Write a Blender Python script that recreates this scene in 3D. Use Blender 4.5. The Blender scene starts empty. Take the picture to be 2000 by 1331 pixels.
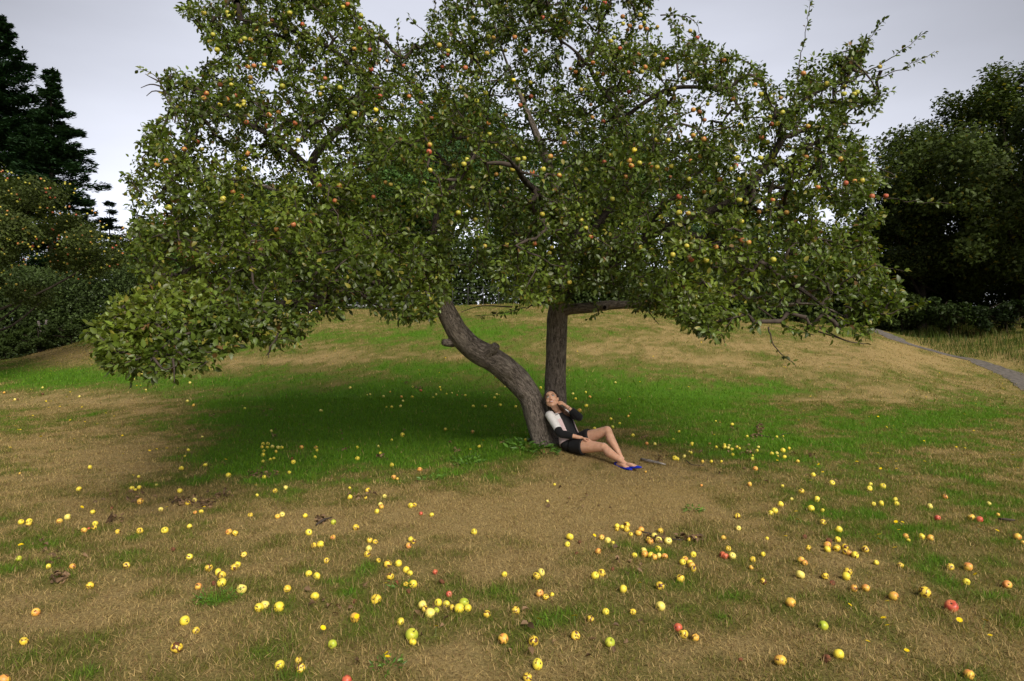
import bpy, math, random
import numpy as np
from mathutils import Vector, Matrix, Quaternion
C = bpy.context.scene
COL = C.collection
rng = np.random.default_rng(11)
random.seed(5)
F = 1333.333          # focal length in pixels of the 2000 px wide photograph
EYE = 1.8
HZ = 650.0            # row of the horizon
# ---------------------------------------------------------------- camera, light
cam = bpy.data.cameras.new('camera'); camo = bpy.data.objects.new('camera', cam); COL.objects.link(camo)
cam.sensor_width = 36; cam.lens = 24; cam.clip_start = 0.05; cam.clip_end = 3000
camo.location = (0, 0, EYE); camo.rotation_euler = (math.radians(90), 0, 0)
cam.shift_y = -(665.5 - HZ) / 2000.0
C.camera = camo
SUN_EL, SUN_AZ = 38.0, 152.0        # azimuth clockwise from +Y: behind the camera, a little to its right
w = bpy.data.worlds.new('World'); C.world = w; w.use_nodes = True
nt = w.node_tree; nt.nodes.clear()
sky = nt.nodes.new('ShaderNodeTexSky'); sky.sky_type = 'NISHITA'; sky.sun_disc = False
sky.sun_elevation = math.radians(SUN_EL); sky.sun_rotation = math.radians(SUN_AZ)
sky.air_density = 1.0; sky.dust_density = 1.0; sky.ozone_density = 2.0
hs = nt.nodes.new('ShaderNodeHueSaturation'); hs.inputs['Saturation'].default_value = 0.12
hs.inputs['Value'].default_value = 0.70
nt.links.new(sky.outputs[0], hs.inputs['Color'])
tint = nt.nodes.new('ShaderNodeMix'); tint.data_type = 'RGBA'; tint.blend_type = 'MULTIPLY'
tint.inputs[0].default_value = 1.0; tint.inputs[7].default_value = (0.97, 0.98, 1.07, 1)
nt.links.new(hs.outputs[0], tint.inputs[6])
# a thick even cloud layer with faint broad streaks
tc = nt.nodes.new('ShaderNodeTexCoord'); mp = nt.nodes.new('ShaderNodeMapping'); mp.inputs['Scale'].default_value = (1.2, 1.2, 4)
cn = nt.nodes.new('ShaderNodeTexNoise'); cn.inputs['Scale'].default_value = 1.6; cn.inputs['Detail'].default_value = 5
cr = nt.nodes.new('ShaderNodeMapRange'); cr.inputs[1].default_value = 0.3; cr.inputs[2].default_value = 0.7
cr.inputs[3].default_value = 0.90; cr.inputs[4].default_value = 1.10
nt.links.new(tc.outputs['Generated'], mp.inputs[0]); nt.links.new(mp.outputs[0], cn.inputs[0]); nt.links.new(cn.outputs[0], cr.inputs[0])
# the overcast is thinner and brighter low in front, heavier to the sides
dt = nt.nodes.new('ShaderNodeVectorMath'); dt.operation = 'DOT_PRODUCT'; dt.inputs[1].default_value = (0.03, 0.985, 0.17)
nt.links.new(tc.outputs['Generated'], dt.inputs[0])
gl = nt.nodes.new('ShaderNodeMapRange'); gl.interpolation_type = 'SMOOTHSTEP'; gl.inputs[1].default_value = 0.62; gl.inputs[2].default_value = 1.0; gl.inputs[3].default_value = 0.6; gl.inputs[4].default_value = 1.7
nt.links.new(dt.outputs['Value'], gl.inputs[0])
m1 = nt.nodes.new('ShaderNodeMath'); m1.operation = 'MULTIPLY'; nt.links.new(gl.outputs[0], m1.inputs[0]); nt.links.new(cr.outputs[0], m1.inputs[1])
mul = nt.nodes.new('ShaderNodeVectorMath'); mul.operation = 'SCALE'
nt.links.new(tint.outputs[2], mul.inputs[0]); nt.links.new(m1.outputs[0], mul.inputs[3])
bg = nt.nodes.new('ShaderNodeBackground'); bg.inputs[1].default_value = 0.05
out = nt.nodes.new('ShaderNodeOutputWorld')
nt.links.new(mul.outputs[0], bg.inputs[0]); nt.links.new(bg.outputs[0], out.inputs[0])
sl = bpy.data.lights.new('sun', 'SUN'); sl.energy = 1.5; sl.angle = math.radians(36); sl.color = (1.0, 0.93, 0.80)
so = bpy.data.objects.new('sun', sl); COL.objects.link(so)
e, a = math.radians(SUN_EL), math.radians(SUN_AZ)
sd = Vector((math.sin(a) * math.cos(e), math.cos(a) * math.cos(e), math.sin(e)))
so.rotation_euler = sd.to_track_quat('Z', 'Y').to_euler()
C.view_settings.view_transform = 'Standard'; C.view_settings.look = 'None'
C.view_settings.exposure = 1.78; C.view_settings.gamma = 1.0; C.view_settings.use_curve_mapping = False
C.render.engine = 'CYCLES'
C.cycles.use_denoising = True
C.cycles.max_bounces = 6; C.cycles.diffuse_bounces = 3; C.cycles.glossy_bounces = 2; C.cycles.transmission_bounces = 3
C.cycles.transparent_max_bounces = 4
C.cycles.sample_clamp_indirect = 6.0

# ---------------------------------------------------------------- helpers
def P(px, py, D):
    return np.array(((px - 1000) / F * D, D, EYE - (py - HZ) / F * D))

def tag(o, label=None, cat=None, group=None, kind=None):
    if label: o['label'] = label
    if cat: o['category'] = cat
    if group: o['group'] = group
    if kind: o['kind'] = kind
    return o

def empty(name, loc=(0, 0, 0)):
    o = bpy.data.objects.new(name, None); COL.objects.link(o); o.location = loc; o.empty_display_size = 0.2
    return o

def mesh_np(name, V, Fc, mats, parent=None, col=None, smooth=False, midx=None, attrs=None, loc=None):
    """V (n,3); Fc (m,3|4) int array or a list of such arrays."""
    if not isinstance(Fc, list): Fc = [Fc]
    Fc = [np.asarray(f, dtype=np.int32) for f in Fc if len(f)]
    me = bpy.data.meshes.new(name)
    V = np.asarray(V, dtype=np.float32)
    if loc is not None: V = V - np.asarray(loc, dtype=np.float32)
    me.vertices.add(len(V)); me.vertices.foreach_set('co', V.ravel())
    li = np.concatenate([f.ravel() for f in Fc])
    tot = np.concatenate([np.full(len(f), f.shape[1], dtype=np.int32) for f in Fc])
    st = np.concatenate([[0], np.cumsum(tot)[:-1]]).astype(np.int32)
    me.loops.add(len(li)); me.loops.foreach_set('vertex_index', li)
    me.polygons.add(len(tot)); me.polygons.foreach_set('loop_start', st); me.polygons.foreach_set('loop_total', tot)
    if midx is not None: me.polygons.foreach_set('material_index', np.asarray(midx, dtype=np.int32))
    me.update(calc_edges=True)
    if smooth: me.polygons.foreach_set('use_smooth', np.ones(len(tot), dtype=bool))
    if col is not None:
        at = me.attributes.new('col', 'FLOAT_COLOR', 'POINT')
        c4 = np.ones((len(V), 4), dtype=np.float32); c4[:, :3] = col
        at.data.foreach_set('color', c4.ravel())
    for k, v in (attrs or {}).items():
        at = me.attributes.new(k, 'FLOAT_VECTOR', 'POINT'); at.data.foreach_set('vector', np.asarray(v, dtype=np.float32).ravel())
    for m in (mats if isinstance(mats, (list, tuple)) else [mats]): me.materials.append(m)
    o = bpy.data.objects.new(name, me); COL.objects.link(o)
    if loc is not None: o.location = tuple(float(q) for q in loc)
    if parent is not None: child(o, parent)
    return o

def child(o, parent):
    """parents o, keeping its place in the world (parents are never rotated or scaled here)"""
    o.parent = parent
    p = parent; off = Vector((0, 0, 0))
    while p is not None: off += Vector(p.location); p = p.parent
    o.location = Vector(o.location) - off

def hash2(ix, iy, iz, seed):
    n = (ix * 374761393 + iy * 668265263 + iz * 2147483647 + seed * 974634777) & 0xFFFFFFFF
    n = ((n ^ (n >> 13)) * 1274126177) & 0xFFFFFFFF
    return ((n ^ (n >> 16)) & 0xFFFFFF) / float(0xFFFFFF)

def noise(x, y, z=0.0, seed=0):
    x = np.asarray(x, float); y = np.asarray(y, float); z = np.asarray(z, float) + 0 * x
    ix, iy, iz = np.floor(x).astype(np.int64), np.floor(y).astype(np.int64), np.floor(z).astype(np.int64)
    fx, fy, fz = x - ix, y - iy, z - iz
    fx, fy, fz = [f * f * (3 - 2 * f) for f in (fx, fy, fz)]
    r = 0
    for dx in (0, 1):
        for dy in (0, 1):
            for dz in (0, 1):
                r = r + (fx if dx else 1 - fx) * (fy if dy else 1 - fy) * (fz if dz else 1 - fz) * hash2(ix + dx, iy + dy, iz + dz, seed)
    return r

def fbm(x, y, z=0.0, seed=0, o=4):
    r, a, s = 0, 0.5, 0
    for i in range(o):
        r = r + a * noise(x * 2 ** i, y * 2 ** i, np.asarray(z) * 2 ** i, seed + i); s += a; a *= 0.5
    return r / s

def smooth(a, b, x):
    t = np.clip((x - a) / (b - a), 0, 1); return t * t * (3 - 2 * t)

# ---------------------------------------------------------------- terrain
CX = np.array([-60, -26, -22.6, -19.5, -15, -8.3, 0, 3, 7.7, 12, 16.5, 20, 24, 60], float)
CZ = np.array([0.3, 0.3, 0.65, 1.45, 2.15, 2.85, 3.15, 3.12, 2.75, 2.4, 2.0, 1.1, 0.35, -0.3], float)
def H(x, y):
    x = np.asarray(x, float); y = np.asarray(y, float)
    xc = x * np.where(y > 12, 31.0 / np.maximum(y, 12), 31.0 / 12)     # the hill narrows towards the viewer
    xc = np.where(y > 31, x, xc)
    zc = np.interp(xc, CX, CZ)
    s = smooth(11.0, 33.0, y)
    z = zc * s
    z = z - np.clip(y - 33, 0, 90) * 0.045 * (1 + 0 * x)
    z = z + 1.9 * smooth(17.4, 25, x) * smooth(14, 22, y)
    z = z + 0.22 * np.exp(-((x - 0.5) ** 2 + (y - 10.25) ** 2) / (2 * 0.78 ** 2))
    z = z + (fbm(x * 0.7, y * 0.7, seed=3, o=3) - 0.5) * 0.07 + (fbm(x * 3, y * 3, seed=9, o=2) - 0.5) * 0.02
    return z

_T = np.concatenate([np.arange(2.0, 20, 0.02), np.arange(20, 60, 0.05)])
def ground_at(px, py):
    X = (px - 1000) / F * _T; Z = EYE - (py - HZ) / F * _T
    below = Z < H(X, _T)
    if not below.any(): return None
    i = int(np.argmax(below)); return np.array((X[i], _T[i], float(H(X[i], _T[i]))))

def ground_near(px, py):
    for k in range(40):
        q = ground_at(px, py + k * 2)
        if q is not None: return q
def proj(x, y, z):
    y = np.maximum(y, 0.3)
    return 1000 + F * x / y, HZ - F * (z - EYE) / y

# ---------------------------------------------------------------- materials
def newmat(name):
    m = bpy.data.materials.new(name); m.use_nodes = True
    n = m.node_tree; b = n.nodes['Principled BSDF']; return m, n, b

def flat(name, colr, rough=0.6, spec=0.5, var=0.0, scale=30, bump=0.0, bscale=80, sheen=0.0):
    m, n, b = newmat(name)
    b.inputs['Roughness'].default_value = rough; b.inputs['Specular IOR Level'].default_value = spec
    b.inputs['Base Color'].default_value = (*colr, 1)
    t = n.nodes.new('ShaderNodeTexCoord')
    if var:
        no = n.nodes.new('ShaderNodeTexNoise'); no.inputs['Scale'].default_value = scale; no.inputs['Detail'].default_value = 4
        n.links.new(t.outputs['Object'], no.inputs[0])
        r = n.nodes.new('ShaderNodeValToRGB')
        r.color_ramp.elements[0].position = 0.3; r.color_ramp.elements[1].position = 0.7
        r.color_ramp.elements[0].color = (*[c * (1 - var) for c in colr], 1); r.color_ramp.elements[1].color = (*[min(1, c * (1 + var)) for c in colr], 1)
        n.links.new(no.outputs[0], r.inputs[0]); n.links.new(r.outputs[0], b.inputs['Base Color'])
    if bump:
        no2 = n.nodes.new('ShaderNodeTexNoise'); no2.inputs['Scale'].default_value = bscale; no2.inputs['Detail'].default_value = 4
        n.links.new(t.outputs['Object'], no2.inputs[0])
        bu = n.nodes.new('ShaderNodeBump'); bu.inputs['Strength'].default_value = bump; bu.inputs['Distance'].default_value = 0.01
        n.links.new(no2.outputs[0], bu.inputs['Height']); n.links.new(bu.outputs[0], b.inputs['Normal'])
    if sheen: b.inputs['Sheen Weight'].default_value = sheen
    return m

def leafmat(name, gloss=0.35, rough=0.45, trans=0.3, gain=1.0):
    m, n, b = newmat(name)
    at = n.nodes.new('ShaderNodeAttribute'); at.attribute_name = 'col'
    b.inputs['Roughness'].default_value = rough; b.inputs['Specular IOR Level'].default_value = gloss
    n.links.new(at.outputs['Color'], b.inputs['Base Color'])
    tr = n.nodes.new('ShaderNodeBsdfTranslucent')
    mm = n.nodes.new('ShaderNodeMix'); mm.data_type = 'RGBA'; mm.blend_type = 'MULTIPLY'; mm.inputs[0].default_value = 1
    mm.inputs[7].default_value = (1.5 * gain, 1.6 * gain, 0.7 * gain, 1)
    n.links.new(at.outputs['Color'], mm.inputs[6]); n.links.new(mm.outputs[2], tr.inputs[0])
    mx = n.nodes.new('ShaderNodeMixShader'); mx.inputs[0].default_value = trans
    o = n.nodes['Material Output']
    n.links.new(b.outputs[0], mx.inputs[1]); n.links.new(tr.outputs[0], mx.inputs[2]); n.links.new(mx.outputs[0], o.inputs[0])
    return m

def barkmat(name, dark, light, scale=1.0, bump=0.9):
    """uses the mesh attribute 'bk' = (cos*r, sin*r, length) so ridges run along the limb"""
    m, n, b = newmat(name)
    at = n.nodes.new('ShaderNodeAttribute'); at.attribute_name = 'bk'
    mp = n.nodes.new('ShaderNodeMapping'); mp.inputs['Scale'].default_value = (1, 1, 0.22)
    n.links.new(at.outputs['Vector'], mp.inputs[0])
    no = n.nodes.new('ShaderNodeTexNoise'); no.inputs['Scale'].default_value = 38 * scale; no.inputs['Detail'].default_value = 7; no.inputs['Roughness'].default_value = 0.65
    no.inputs['Distortion'].default_value = 0.6
    vo = n.nodes.new('ShaderNodeTexVoronoi'); vo.feature = 'DISTANCE_TO_EDGE'; vo.inputs['Scale'].default_value = 42 * scale
    n2 = n.nodes.new('ShaderNodeTexNoise'); n2.inputs['Scale'].default_value = 5 * scale; n2.inputs['Detail'].default_value = 3
    wob = n.nodes.new('ShaderNodeMix'); wob.data_type = 'VECTOR'; wob.inputs[0].default_value = 0.09
    n.links.new(mp.outputs[0], no.inputs[0]); n.links.new(at.outputs['Vector'], n2.inputs[0])
    n.links.new(mp.outputs[0], wob.inputs[4]); n.links.new(no.outputs[1], wob.inputs[5]); n.links.new(wob.outputs[1], vo.inputs[0])
    vr = n.nodes.new('ShaderNodeMapRange'); vr.inputs[1].default_value = 0.0; vr.inputs[2].default_value = 0.14
    n.links.new(vo.outputs[0], vr.inputs[0])
    mu = n.nodes.new('ShaderNodeMath'); mu.operation = 'MULTIPLY'  # cracks fade in and out with the grain
    n.links.new(no.outputs[0], mu.inputs[0]); n.links.new(vr.outputs[0], mu.inputs[1])
    ad = n.nodes.new('ShaderNodeMath'); ad.operation = 'ADD'; n.links.new(no.outputs[0], ad.inputs[0]); n.links.new(mu.outputs[0], ad.inputs[1])
    r = n.nodes.new('ShaderNodeValToRGB'); r.color_ramp.elements[0].position = 0.42; r.color_ramp.elements[1].position = 1.0
    r.color_ramp.elements[0].color = (*dark, 1); r.color_ramp.elements[1].color = (*light, 1)
    n.links.new(ad.outputs[0], r.inputs[0])
    # pale lichen and grey-green blotches with a shape of their own
    r2 = n.nodes.new('ShaderNodeMapRange'); r2.inputs[1].default_value = 0.52; r2.inputs[2].default_value = 0.7; r2.inputs[4].default_value = 0.45
    n.links.new(n2.outputs[0], r2.inputs[0])
    mx = n.nodes.new('ShaderNodeMix'); mx.data_type = 'RGBA'; mx.inputs[7].default_value = (light[0] * 1.25, light[1] * 1.3, light[2] * 1.25, 1)
    n.links.new(r2.outputs[0], mx.inputs[0]); n.links.new(r.outputs[0], mx.inputs[6]); n.links.new(mx.outputs[2], b.inputs['Base Color'])
    bu = n.nodes.new('ShaderNodeBump'); bu.inputs['Strength'].default_value = bump; bu.inputs['Distance'].default_value = 0.02
    n.links.new(ad.outputs[0], bu.inputs['Height']); n.links.new(bu.outputs[0], b.inputs['Normal'])
    b.inputs['Roughness'].default_value = 0.9; b.inputs['Specular IOR Level'].default_value = 0.2
    return m

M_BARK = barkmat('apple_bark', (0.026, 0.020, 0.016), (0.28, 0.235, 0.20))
M_LIMB_SHADED = barkmat('shaded_limb_bark', (0.010, 0.008, 0.006), (0.075, 0.060, 0.048))  # same bark darkened: the crown's shade on its limbs is put into the colour
M_TWIG = flat('twig_bark', (0.055, 0.042, 0.034), 0.9, 0.2, var=0.35, scale=12)
M_DBARK = flat('dark_bark', (0.035, 0.028, 0.022), 0.95, 0.15, var=0.4, scale=8, bump=0.6, bscale=20)
M_LEAF = leafmat('apple_leaf', 0.45, 0.42, 0.28)
M_FAR = leafmat('far_leaf', 0.2, 0.6, 0.25)
M_NEEDLE = leafmat('needle', 0.15, 0.7, 0.12)
M_BLADE = leafmat('grass_blade', 0.2, 0.6, 0.30)

# ---------------------------------------------------------------- turf colouring (where the grass is lush, dull or dried out)
BL = [(600, 800, 300, 55, .55), (880, 800, 260, 62, .6), (470, 900, 180, 60, .62), (800, 865, 190, 50, .6), (1350, 790, 220, 42, .5),
      (1480, 865, 260, 56, .34), (1820, 930, 260, 110, .12), (80, 735, 170, 18, .65), (950, 925, 120, 40, .25), (330, 745, 220, 14, .25),
      (1750, 1150, 330, 130, .08), (1500, 690, 120, 12, .2), (950, 655, 260, 26, .26), (1300, 720, 200, 14, .12), (450, 690, 200, 16, .15), (640, 660, 120, 10, .3), (1130, 735, 120, 18, .45), (1250, 770, 120, 24, .5),
      (1540, 765, 90, 12, .45), (900, 715, 260, 14, .22), (60, 830, 150, 30, .15), (1400, 1010, 100, 25, .15), (1300, 1230, 150, 40, .15), (420, 1175, 40, 12, .5), (1850, 820, 200, 30, .3),
      (1190, 900, 130, 30, -.65), (1110, 905, 50, 22, -.35), (1230, 970, 250, 50, -.55), (1000, 1005, 240, 55, -.28), (1620, 772, 150, 20, -.45), (1420, 690, 260, 32, -.25), (1200, 650, 500, 36, .10), (1250, 655, 130, 22, -.2),
      (230, 885, 230, 50, -.5), (130, 990, 260, 60, -.35), (650, 1020, 220, 35, -.4), (700, 700, 330, 12, -.35), (1750, 700, 200, 30, -.35), (240, 790, 200, 22, -.35),
      (1000, 1110, 250, 40, -.35), (900, 1290, 500, 50, -.2), (1400, 1260, 250, 40, -.3), (300, 1200, 260, 60, -.3), (1130, 1020, 200, 26, -.3), (100, 690, 150, 10, -.5)]
def lush(x, y):
    u, v = proj(x, y, H(x, y))
    g = 0.38 + 0 * u
    for cx, cy, rx, ry, am in BL:
        g = g + am * np.exp(-(((u - cx) / rx) ** 2 + ((v - cy) / ry) ** 2))
    g = np.clip(g, -0.15, 1.15)
    g = g + (fbm(x * 0.9, y * 0.9, seed=21, o=4) - 0.5) * 0.75 + (fbm(x * 4.5, y * 4.5, seed=31, o=3) - 0.5) * 0.85
    return np.clip(g, 0, 1)

C_STRAW = np.array((0.44, 0.320, 0.140)); C_BROWN = np.array((0.20, 0.130, 0.060)); C_DULL = np.array((0.125, 0.130, 0.026)); C_LUSH = np.array((0.084, 0.190, 0.012))
def turf(g):
    g = g[:, None]
    a = smooth(-0.1, 0.55, g); b = smooth(0.38, 1.0, g)
    return (C_STRAW * 0.78 * (1 - a) + (C_DULL * 0.85 + C_STRAW * 0.10) * a) * (1 - b) + C_LUSH * 0.9 * b

# ---- the ground sheet: fine near the viewer, coarse to the horizon
def axis(lims):
    o = []
    for a_, b_, s_ in lims: o += list(np.arange(a_, b_, s_))
    return np.array(o + [lims[-1][1]])
gx = axis([(-900, -100, 50), (-100, -30, 5), (-30, -14, 0.5), (-14, 14, 0.14), (14, 30, 0.5), (30, 100, 5), (100, 900, 50)])
gy = axis([(-60, 0, 5), (0, 3, 0.5), (3, 16, 0.12), (16, 36, 0.25), (36, 60, 1.5), (60, 200, 10), (200, 1500, 100)])
XX, YY = np.meshgrid(gx, gy); xs, ys = XX.ravel(), YY.ravel()
zs = H(xs, ys)
nx, ny = len(gx), len(gy)
idx = np.arange(nx * ny).reshape(ny, nx)
quads = np.stack([idx[:-1, :-1].ravel(), idx[:-1, 1:].ravel(), idx[1:, 1:].ravel(), idx[1:, :-1].ravel()], 1)
gcol = turf(lush(xs, ys))
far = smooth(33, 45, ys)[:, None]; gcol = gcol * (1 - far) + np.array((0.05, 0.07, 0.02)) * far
mg, n, b = newmat('turf')
at = n.nodes.new('ShaderNodeAttribute'); at.attribute_name = 'col'
t = n.nodes.new('ShaderNodeTexCoord')
no = n.nodes.new('ShaderNodeTexNoise'); no.inputs['Scale'].default_value = 45; no.inputs['Detail'].default_value = 8; no.inputs['Roughness'].default_value = 0.75
n.links.new(t.outputs['Object'], no.inputs[0])
mr = n.nodes.new('ShaderNodeMapRange'); mr.inputs[1].default_value = 0.3; mr.inputs[2].default_value = 0.7; mr.inputs[3].default_value = 0.45; mr.inputs[4].default_value = 1.35
n.links.new(no.outputs[0], mr.inputs[0])
vm = n.nodes.new('ShaderNodeVectorMath'); vm.operation = 'SCALE'
n.links.new(at.outputs['Color'], vm.inputs[0]); n.links.new(mr.outputs[0], vm.inputs[3]); n.links.new(vm.outputs[0], b.inputs['Base Color'])
bu = n.nodes.new('ShaderNodeBump'); bu.inputs['Strength'].default_value = 0.8; bu.inputs['Distance'].default_value = 0.03
n.links.new(no.outputs[0], bu.inputs['Height']); n.links.new(bu.outputs[0], b.inputs['Normal'])
b.inputs['Roughness'].default_value = 0.95; b.inputs['Specular IOR Level'].default_value = 0.1
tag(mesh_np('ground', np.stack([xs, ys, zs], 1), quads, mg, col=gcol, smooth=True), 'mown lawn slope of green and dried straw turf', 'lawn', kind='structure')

# ---- the gravel path on the right
pl = [(1712, 636), (1728, 652), (1760, 667), (1800, 680), (1845, 692), (1890, 703), (1940, 718), (2000, 744), (2080, 785), (2200, 850)]
pc = [ground_at(*q) for q in pl]; pc = np.array([q for q in pc if q is not None])
first = pc[0] + (pc[0] - pc[1]) / np.linalg.norm(pc[0] - pc[1]) * 3.0
pc = np.vstack([first, pc])
def resample(Pn, step):
    Pn = np.asarray(Pn, float); s = np.concatenate([[0], np.cumsum(np.linalg.norm(np.diff(Pn[:, :3], axis=0), axis=1))])
    k = max(2, int(s[-1] / step) + 1); t_ = np.linspace(0, s[-1], k)
    return np.stack([np.interp(t_, s, Pn[:, j]) for j in range(Pn.shape[1])], 1)
def catmull(Pn, sub=6):
    Pn = np.asarray(Pn, float); Q = np.vstack([2 * Pn[0] - Pn[1], Pn, 2 * Pn[-1] - Pn[-2]]); o = []
    for i in range(1, len(Q) - 2):
        for k in range(sub):
            t_ = k / sub
            o.append(0.5 * ((2 * Q[i]) + (-Q[i - 1] + Q[i + 1]) * t_ + (2 * Q[i - 1] - 5 * Q[i] + 4 * Q[i + 1] - Q[i + 2]) * t_ ** 2 + (-Q[i - 1] + 3 * Q[i] - 3 * Q[i + 1] + Q[i + 2]) * t_ ** 3))
    o.append(Q[-2]); return np.array(o)
pc = resample(catmull(pc, 8), 0.2)
tg = np.gradient(pc[:, :2], axis=0); tg /= np.linalg.norm(tg, axis=1)[:, None]; nr = np.stack([-tg[:, 1], tg[:, 0]], 1)
PV = []
ws = np.linspace(-1, 1, 9)
for k in ws:
    wd = 0.55 + (fbm(np.arange(len(pc)) * 0.45, (k > 0) * 5 + 3.3 + 0 * np.arange(len(pc)), seed=44, o=3) - 0.5) * 0.5
    q = pc[:, :2] + nr * (k * wd)[:, None]
    PV.append(np.stack([q[:, 0], q[:, 1], H(q[:, 0], q[:, 1]) + 0.012], 1))
PATH_XY = pc[:, :2]
PV = np.stack(PV, 1); m_, k_ = PV.shape[:2]; pid = np.arange(m_ * k_).reshape(m_, k_)
pq = np.stack([pid[:-1, :-1].ravel(), pid[:-1, 1:].ravel(), pid[1:, 1:].ravel(), pid[1:, :-1].ravel()], 1)
M_PATH = flat('path_gravel', (0.115, 0.102, 0.092), 0.95, 0.2, var=0.55, scale=9, bump=0.9, bscale=60)
tag(mesh_np('path', PV.reshape(-1, 3), pq, M_PATH, smooth=True), 'narrow grey gravel path along the right edge of the lawn', 'path', kind='structure')
# ---------------------------------------------------------------- tubes, leaves
def frames(Pn):
    Pn = np.asarray(Pn, float); t_ = np.gradient(Pn, axis=0); t_ /= np.maximum(np.linalg.norm(t_, axis=1), 1e-9)[:, None]
    u = np.cross(t_[0], (0.31, 0.2, 0.93)); 
    if np.linalg.norm(u) < 1e-3: u = np.cross(t_[0], (1, 0, 0))
    u /= np.linalg.norm(u); U = []
    for i in range(len(Pn)):
        u = u - t_[i] * u.dot(t_[i]); u /= np.linalg.norm(u); U.append(u)
    U = np.array(U); return t_, U, np.cross(t_, U)

class TM:
    """collects tubes into one mesh"""
    def __init__(s): s.V = []; s.Fq = []; s.bk = []; s.n = 0
    def tube(s, Pn, R, sides=6, cap=True, lump=0.0, seed=0, flare=None):
        Pn = np.asarray(Pn, float); R = np.asarray(R, float)
        t_, U, W = frames(Pn); th = np.linspace(0, 2 * math.pi, sides, endpoint=False)
        L = np.concatenate([[0], np.cumsum(np.linalg.norm(np.diff(Pn, axis=0), axis=1))])
        c, sn = np.cos(th)[None, :], np.sin(th)[None, :]
        rr = R[:, None] * np.ones((1, sides))
        if lump:
            rr = rr * (1 + lump * (fbm(c * 1.3 + seed, sn * 1.3 + L[:, None] * 0.0, L[:, None] * 2.2, seed=seed + 60, o=3) - 0.5) * 2
                       + lump * 0.45 * (fbm(c * 4 + seed, sn * 4, L[:, None] * 3.0, seed=seed + 90, o=3) - 0.5) * 2)
        if flare is not None: rr = rr * flare(L[:, None], th[None, :])
        V = Pn[:, None, :] + U[:, None, :] * (rr * c)[:, :, None] + W[:, None, :] * (rr * sn)[:, :, None]
        k = len(Pn); bk = np.stack([c * R[:, None], sn * R[:, None], L[:, None] + 0 * c], 2)
        V = V.reshape(-1, 3); bk = bk.reshape(-1, 3)
        i = np.arange(k * sides).reshape(k, sides); j = np.roll(i, -1, 1)
        q = np.stack([i[:-1].ravel(), j[:-1].ravel(), j[1:].ravel(), i[1:].ravel()], 1)
        s.V.append(V); s.bk.append(bk); s.Fq.append(q + s.n); base = s.n; s.n += len(V)
        if cap:
            s.V.append(Pn[[0, -1]]); s.bk.append(np.array([(0, 0, 0), (0, 0, L[-1])]))
            a0, a1 = s.n, s.n + 1; s.n += 2
            f0, f1 = i[0] + base, i[-1] + base
            s.Fq.append(np.stack([np.full(sides, a0), np.roll(f0, -1), f0, f0], 1)[:, :3]); s.Fq.append(np.stack([np.full(sides, a1), f1, np.roll(f1, -1)], 1))
    def build(s, name, mat, parent=None, smooth_=True, loc=None):
        q4 = [f for f in s.Fq if f.shape[1] == 4]; q3 = [f for f in s.Fq if f.shape[1] == 3]
        fs = ([np.vstack(q4)] if q4 else []) + ([np.vstack(q3)] if q3 else [])
        return mesh_np(name, np.vstack(s.V), fs, mat, parent, smooth=smooth_, attrs={'bk': np.vstack(s.bk)}, loc=loc)

def unit(v): return v / np.maximum(np.linalg.norm(v, axis=-1, keepdims=True), 1e-9)

def leaves(Pt, Dr, L, Wd, fold=0.25, curl=0.25, r=rng, up=0.75):
    """apple leaves: stalk end Pt, pointing Dr, length L, width Wd; creased on the midrib and curled"""
    n_ = len(Pt); Dr = unit(Dr)
    N = unit(np.array((0, -0.25, up)) + r.normal(0, 0.55, (n_, 3)))
    S = unit(np.cross(Dr, N)); N = unit(np.cross(S, Dr))
    L = L[:, None]; Wd = Wd[:, None]; cu = (curl * (0.1 + 1.8 * r.random((n_, 1)) ** 1.5))
    fo = fold * (0.3 + r.random((n_, 1)) * 1.2)
    b0 = Pt; m1 = Pt + Dr * L * 0.48 - N * L * 0.02; tip = Pt + Dr * L - N * L * cu
    w1 = Wd * 0.5
    l1 = Pt + Dr * L * 0.30 + S * w1 * 0.92 + N * w1 * fo; r1 = Pt + Dr * L * 0.30 - S * w1 * 0.92 + N * w1 * fo
    l2 = Pt + Dr * L * 0.66 + S * w1 * 0.82 + N * (w1 * fo - L * cu * 0.3); r2 = Pt + Dr * L * 0.66 - S * w1 * 0.82 + N * (w1 * fo - L * cu * 0.3)
    V = np.stack([b0, m1, tip, l1, r1, l2, r2], 1).reshape(-1, 3)
    k = (np.arange(n_) * 7)[:, None]
    q = np.vstack([k + np.array([[0, 3, 5, 1]]), k + np.array([[0, 1, 6, 4]])])
    t3 = np.vstack([k + np.array([[1, 5, 2]]), k + np.array([[1, 2, 6]])])
    return V, q, t3

def leafcols(n_, r=rng, yellow=0.06, base=(0.074, 0.114, 0.016), seedpos=None, dim=1.0):
    base = np.array(base)
    v = r.random((n_, 1)); c = base * (0.42 + 1.05 * v)
    wm = r.random((n_, 1)) * 0.5
    c = c + np.array((0.035, 0.028, -0.004)) * wm
    if seedpos is not None:
        f = (fbm(seedpos[:, 0] * 0.9, seedpos[:, 1] * 0.9, seedpos[:, 2] * 0.9, seed=77, o=2) - 0.5)[:, None]
        c = c * (1 + f * 1.3) + np.array((0.03, 0.012, 0)) * np.clip(f * 2, 0, 1)
    y_ = r.random(n_) < yellow
    c[y_] = np.array((0.22, 0.20, 0.03)) * (0.6 + 0.6 * r.random((y_.sum(), 1)))
    br = r.random(n_) < yellow * 0.25
    c[br] = np.array((0.16, 0.09, 0.03))
    return np.clip(c * dim, 0.003, 0.6)

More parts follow.
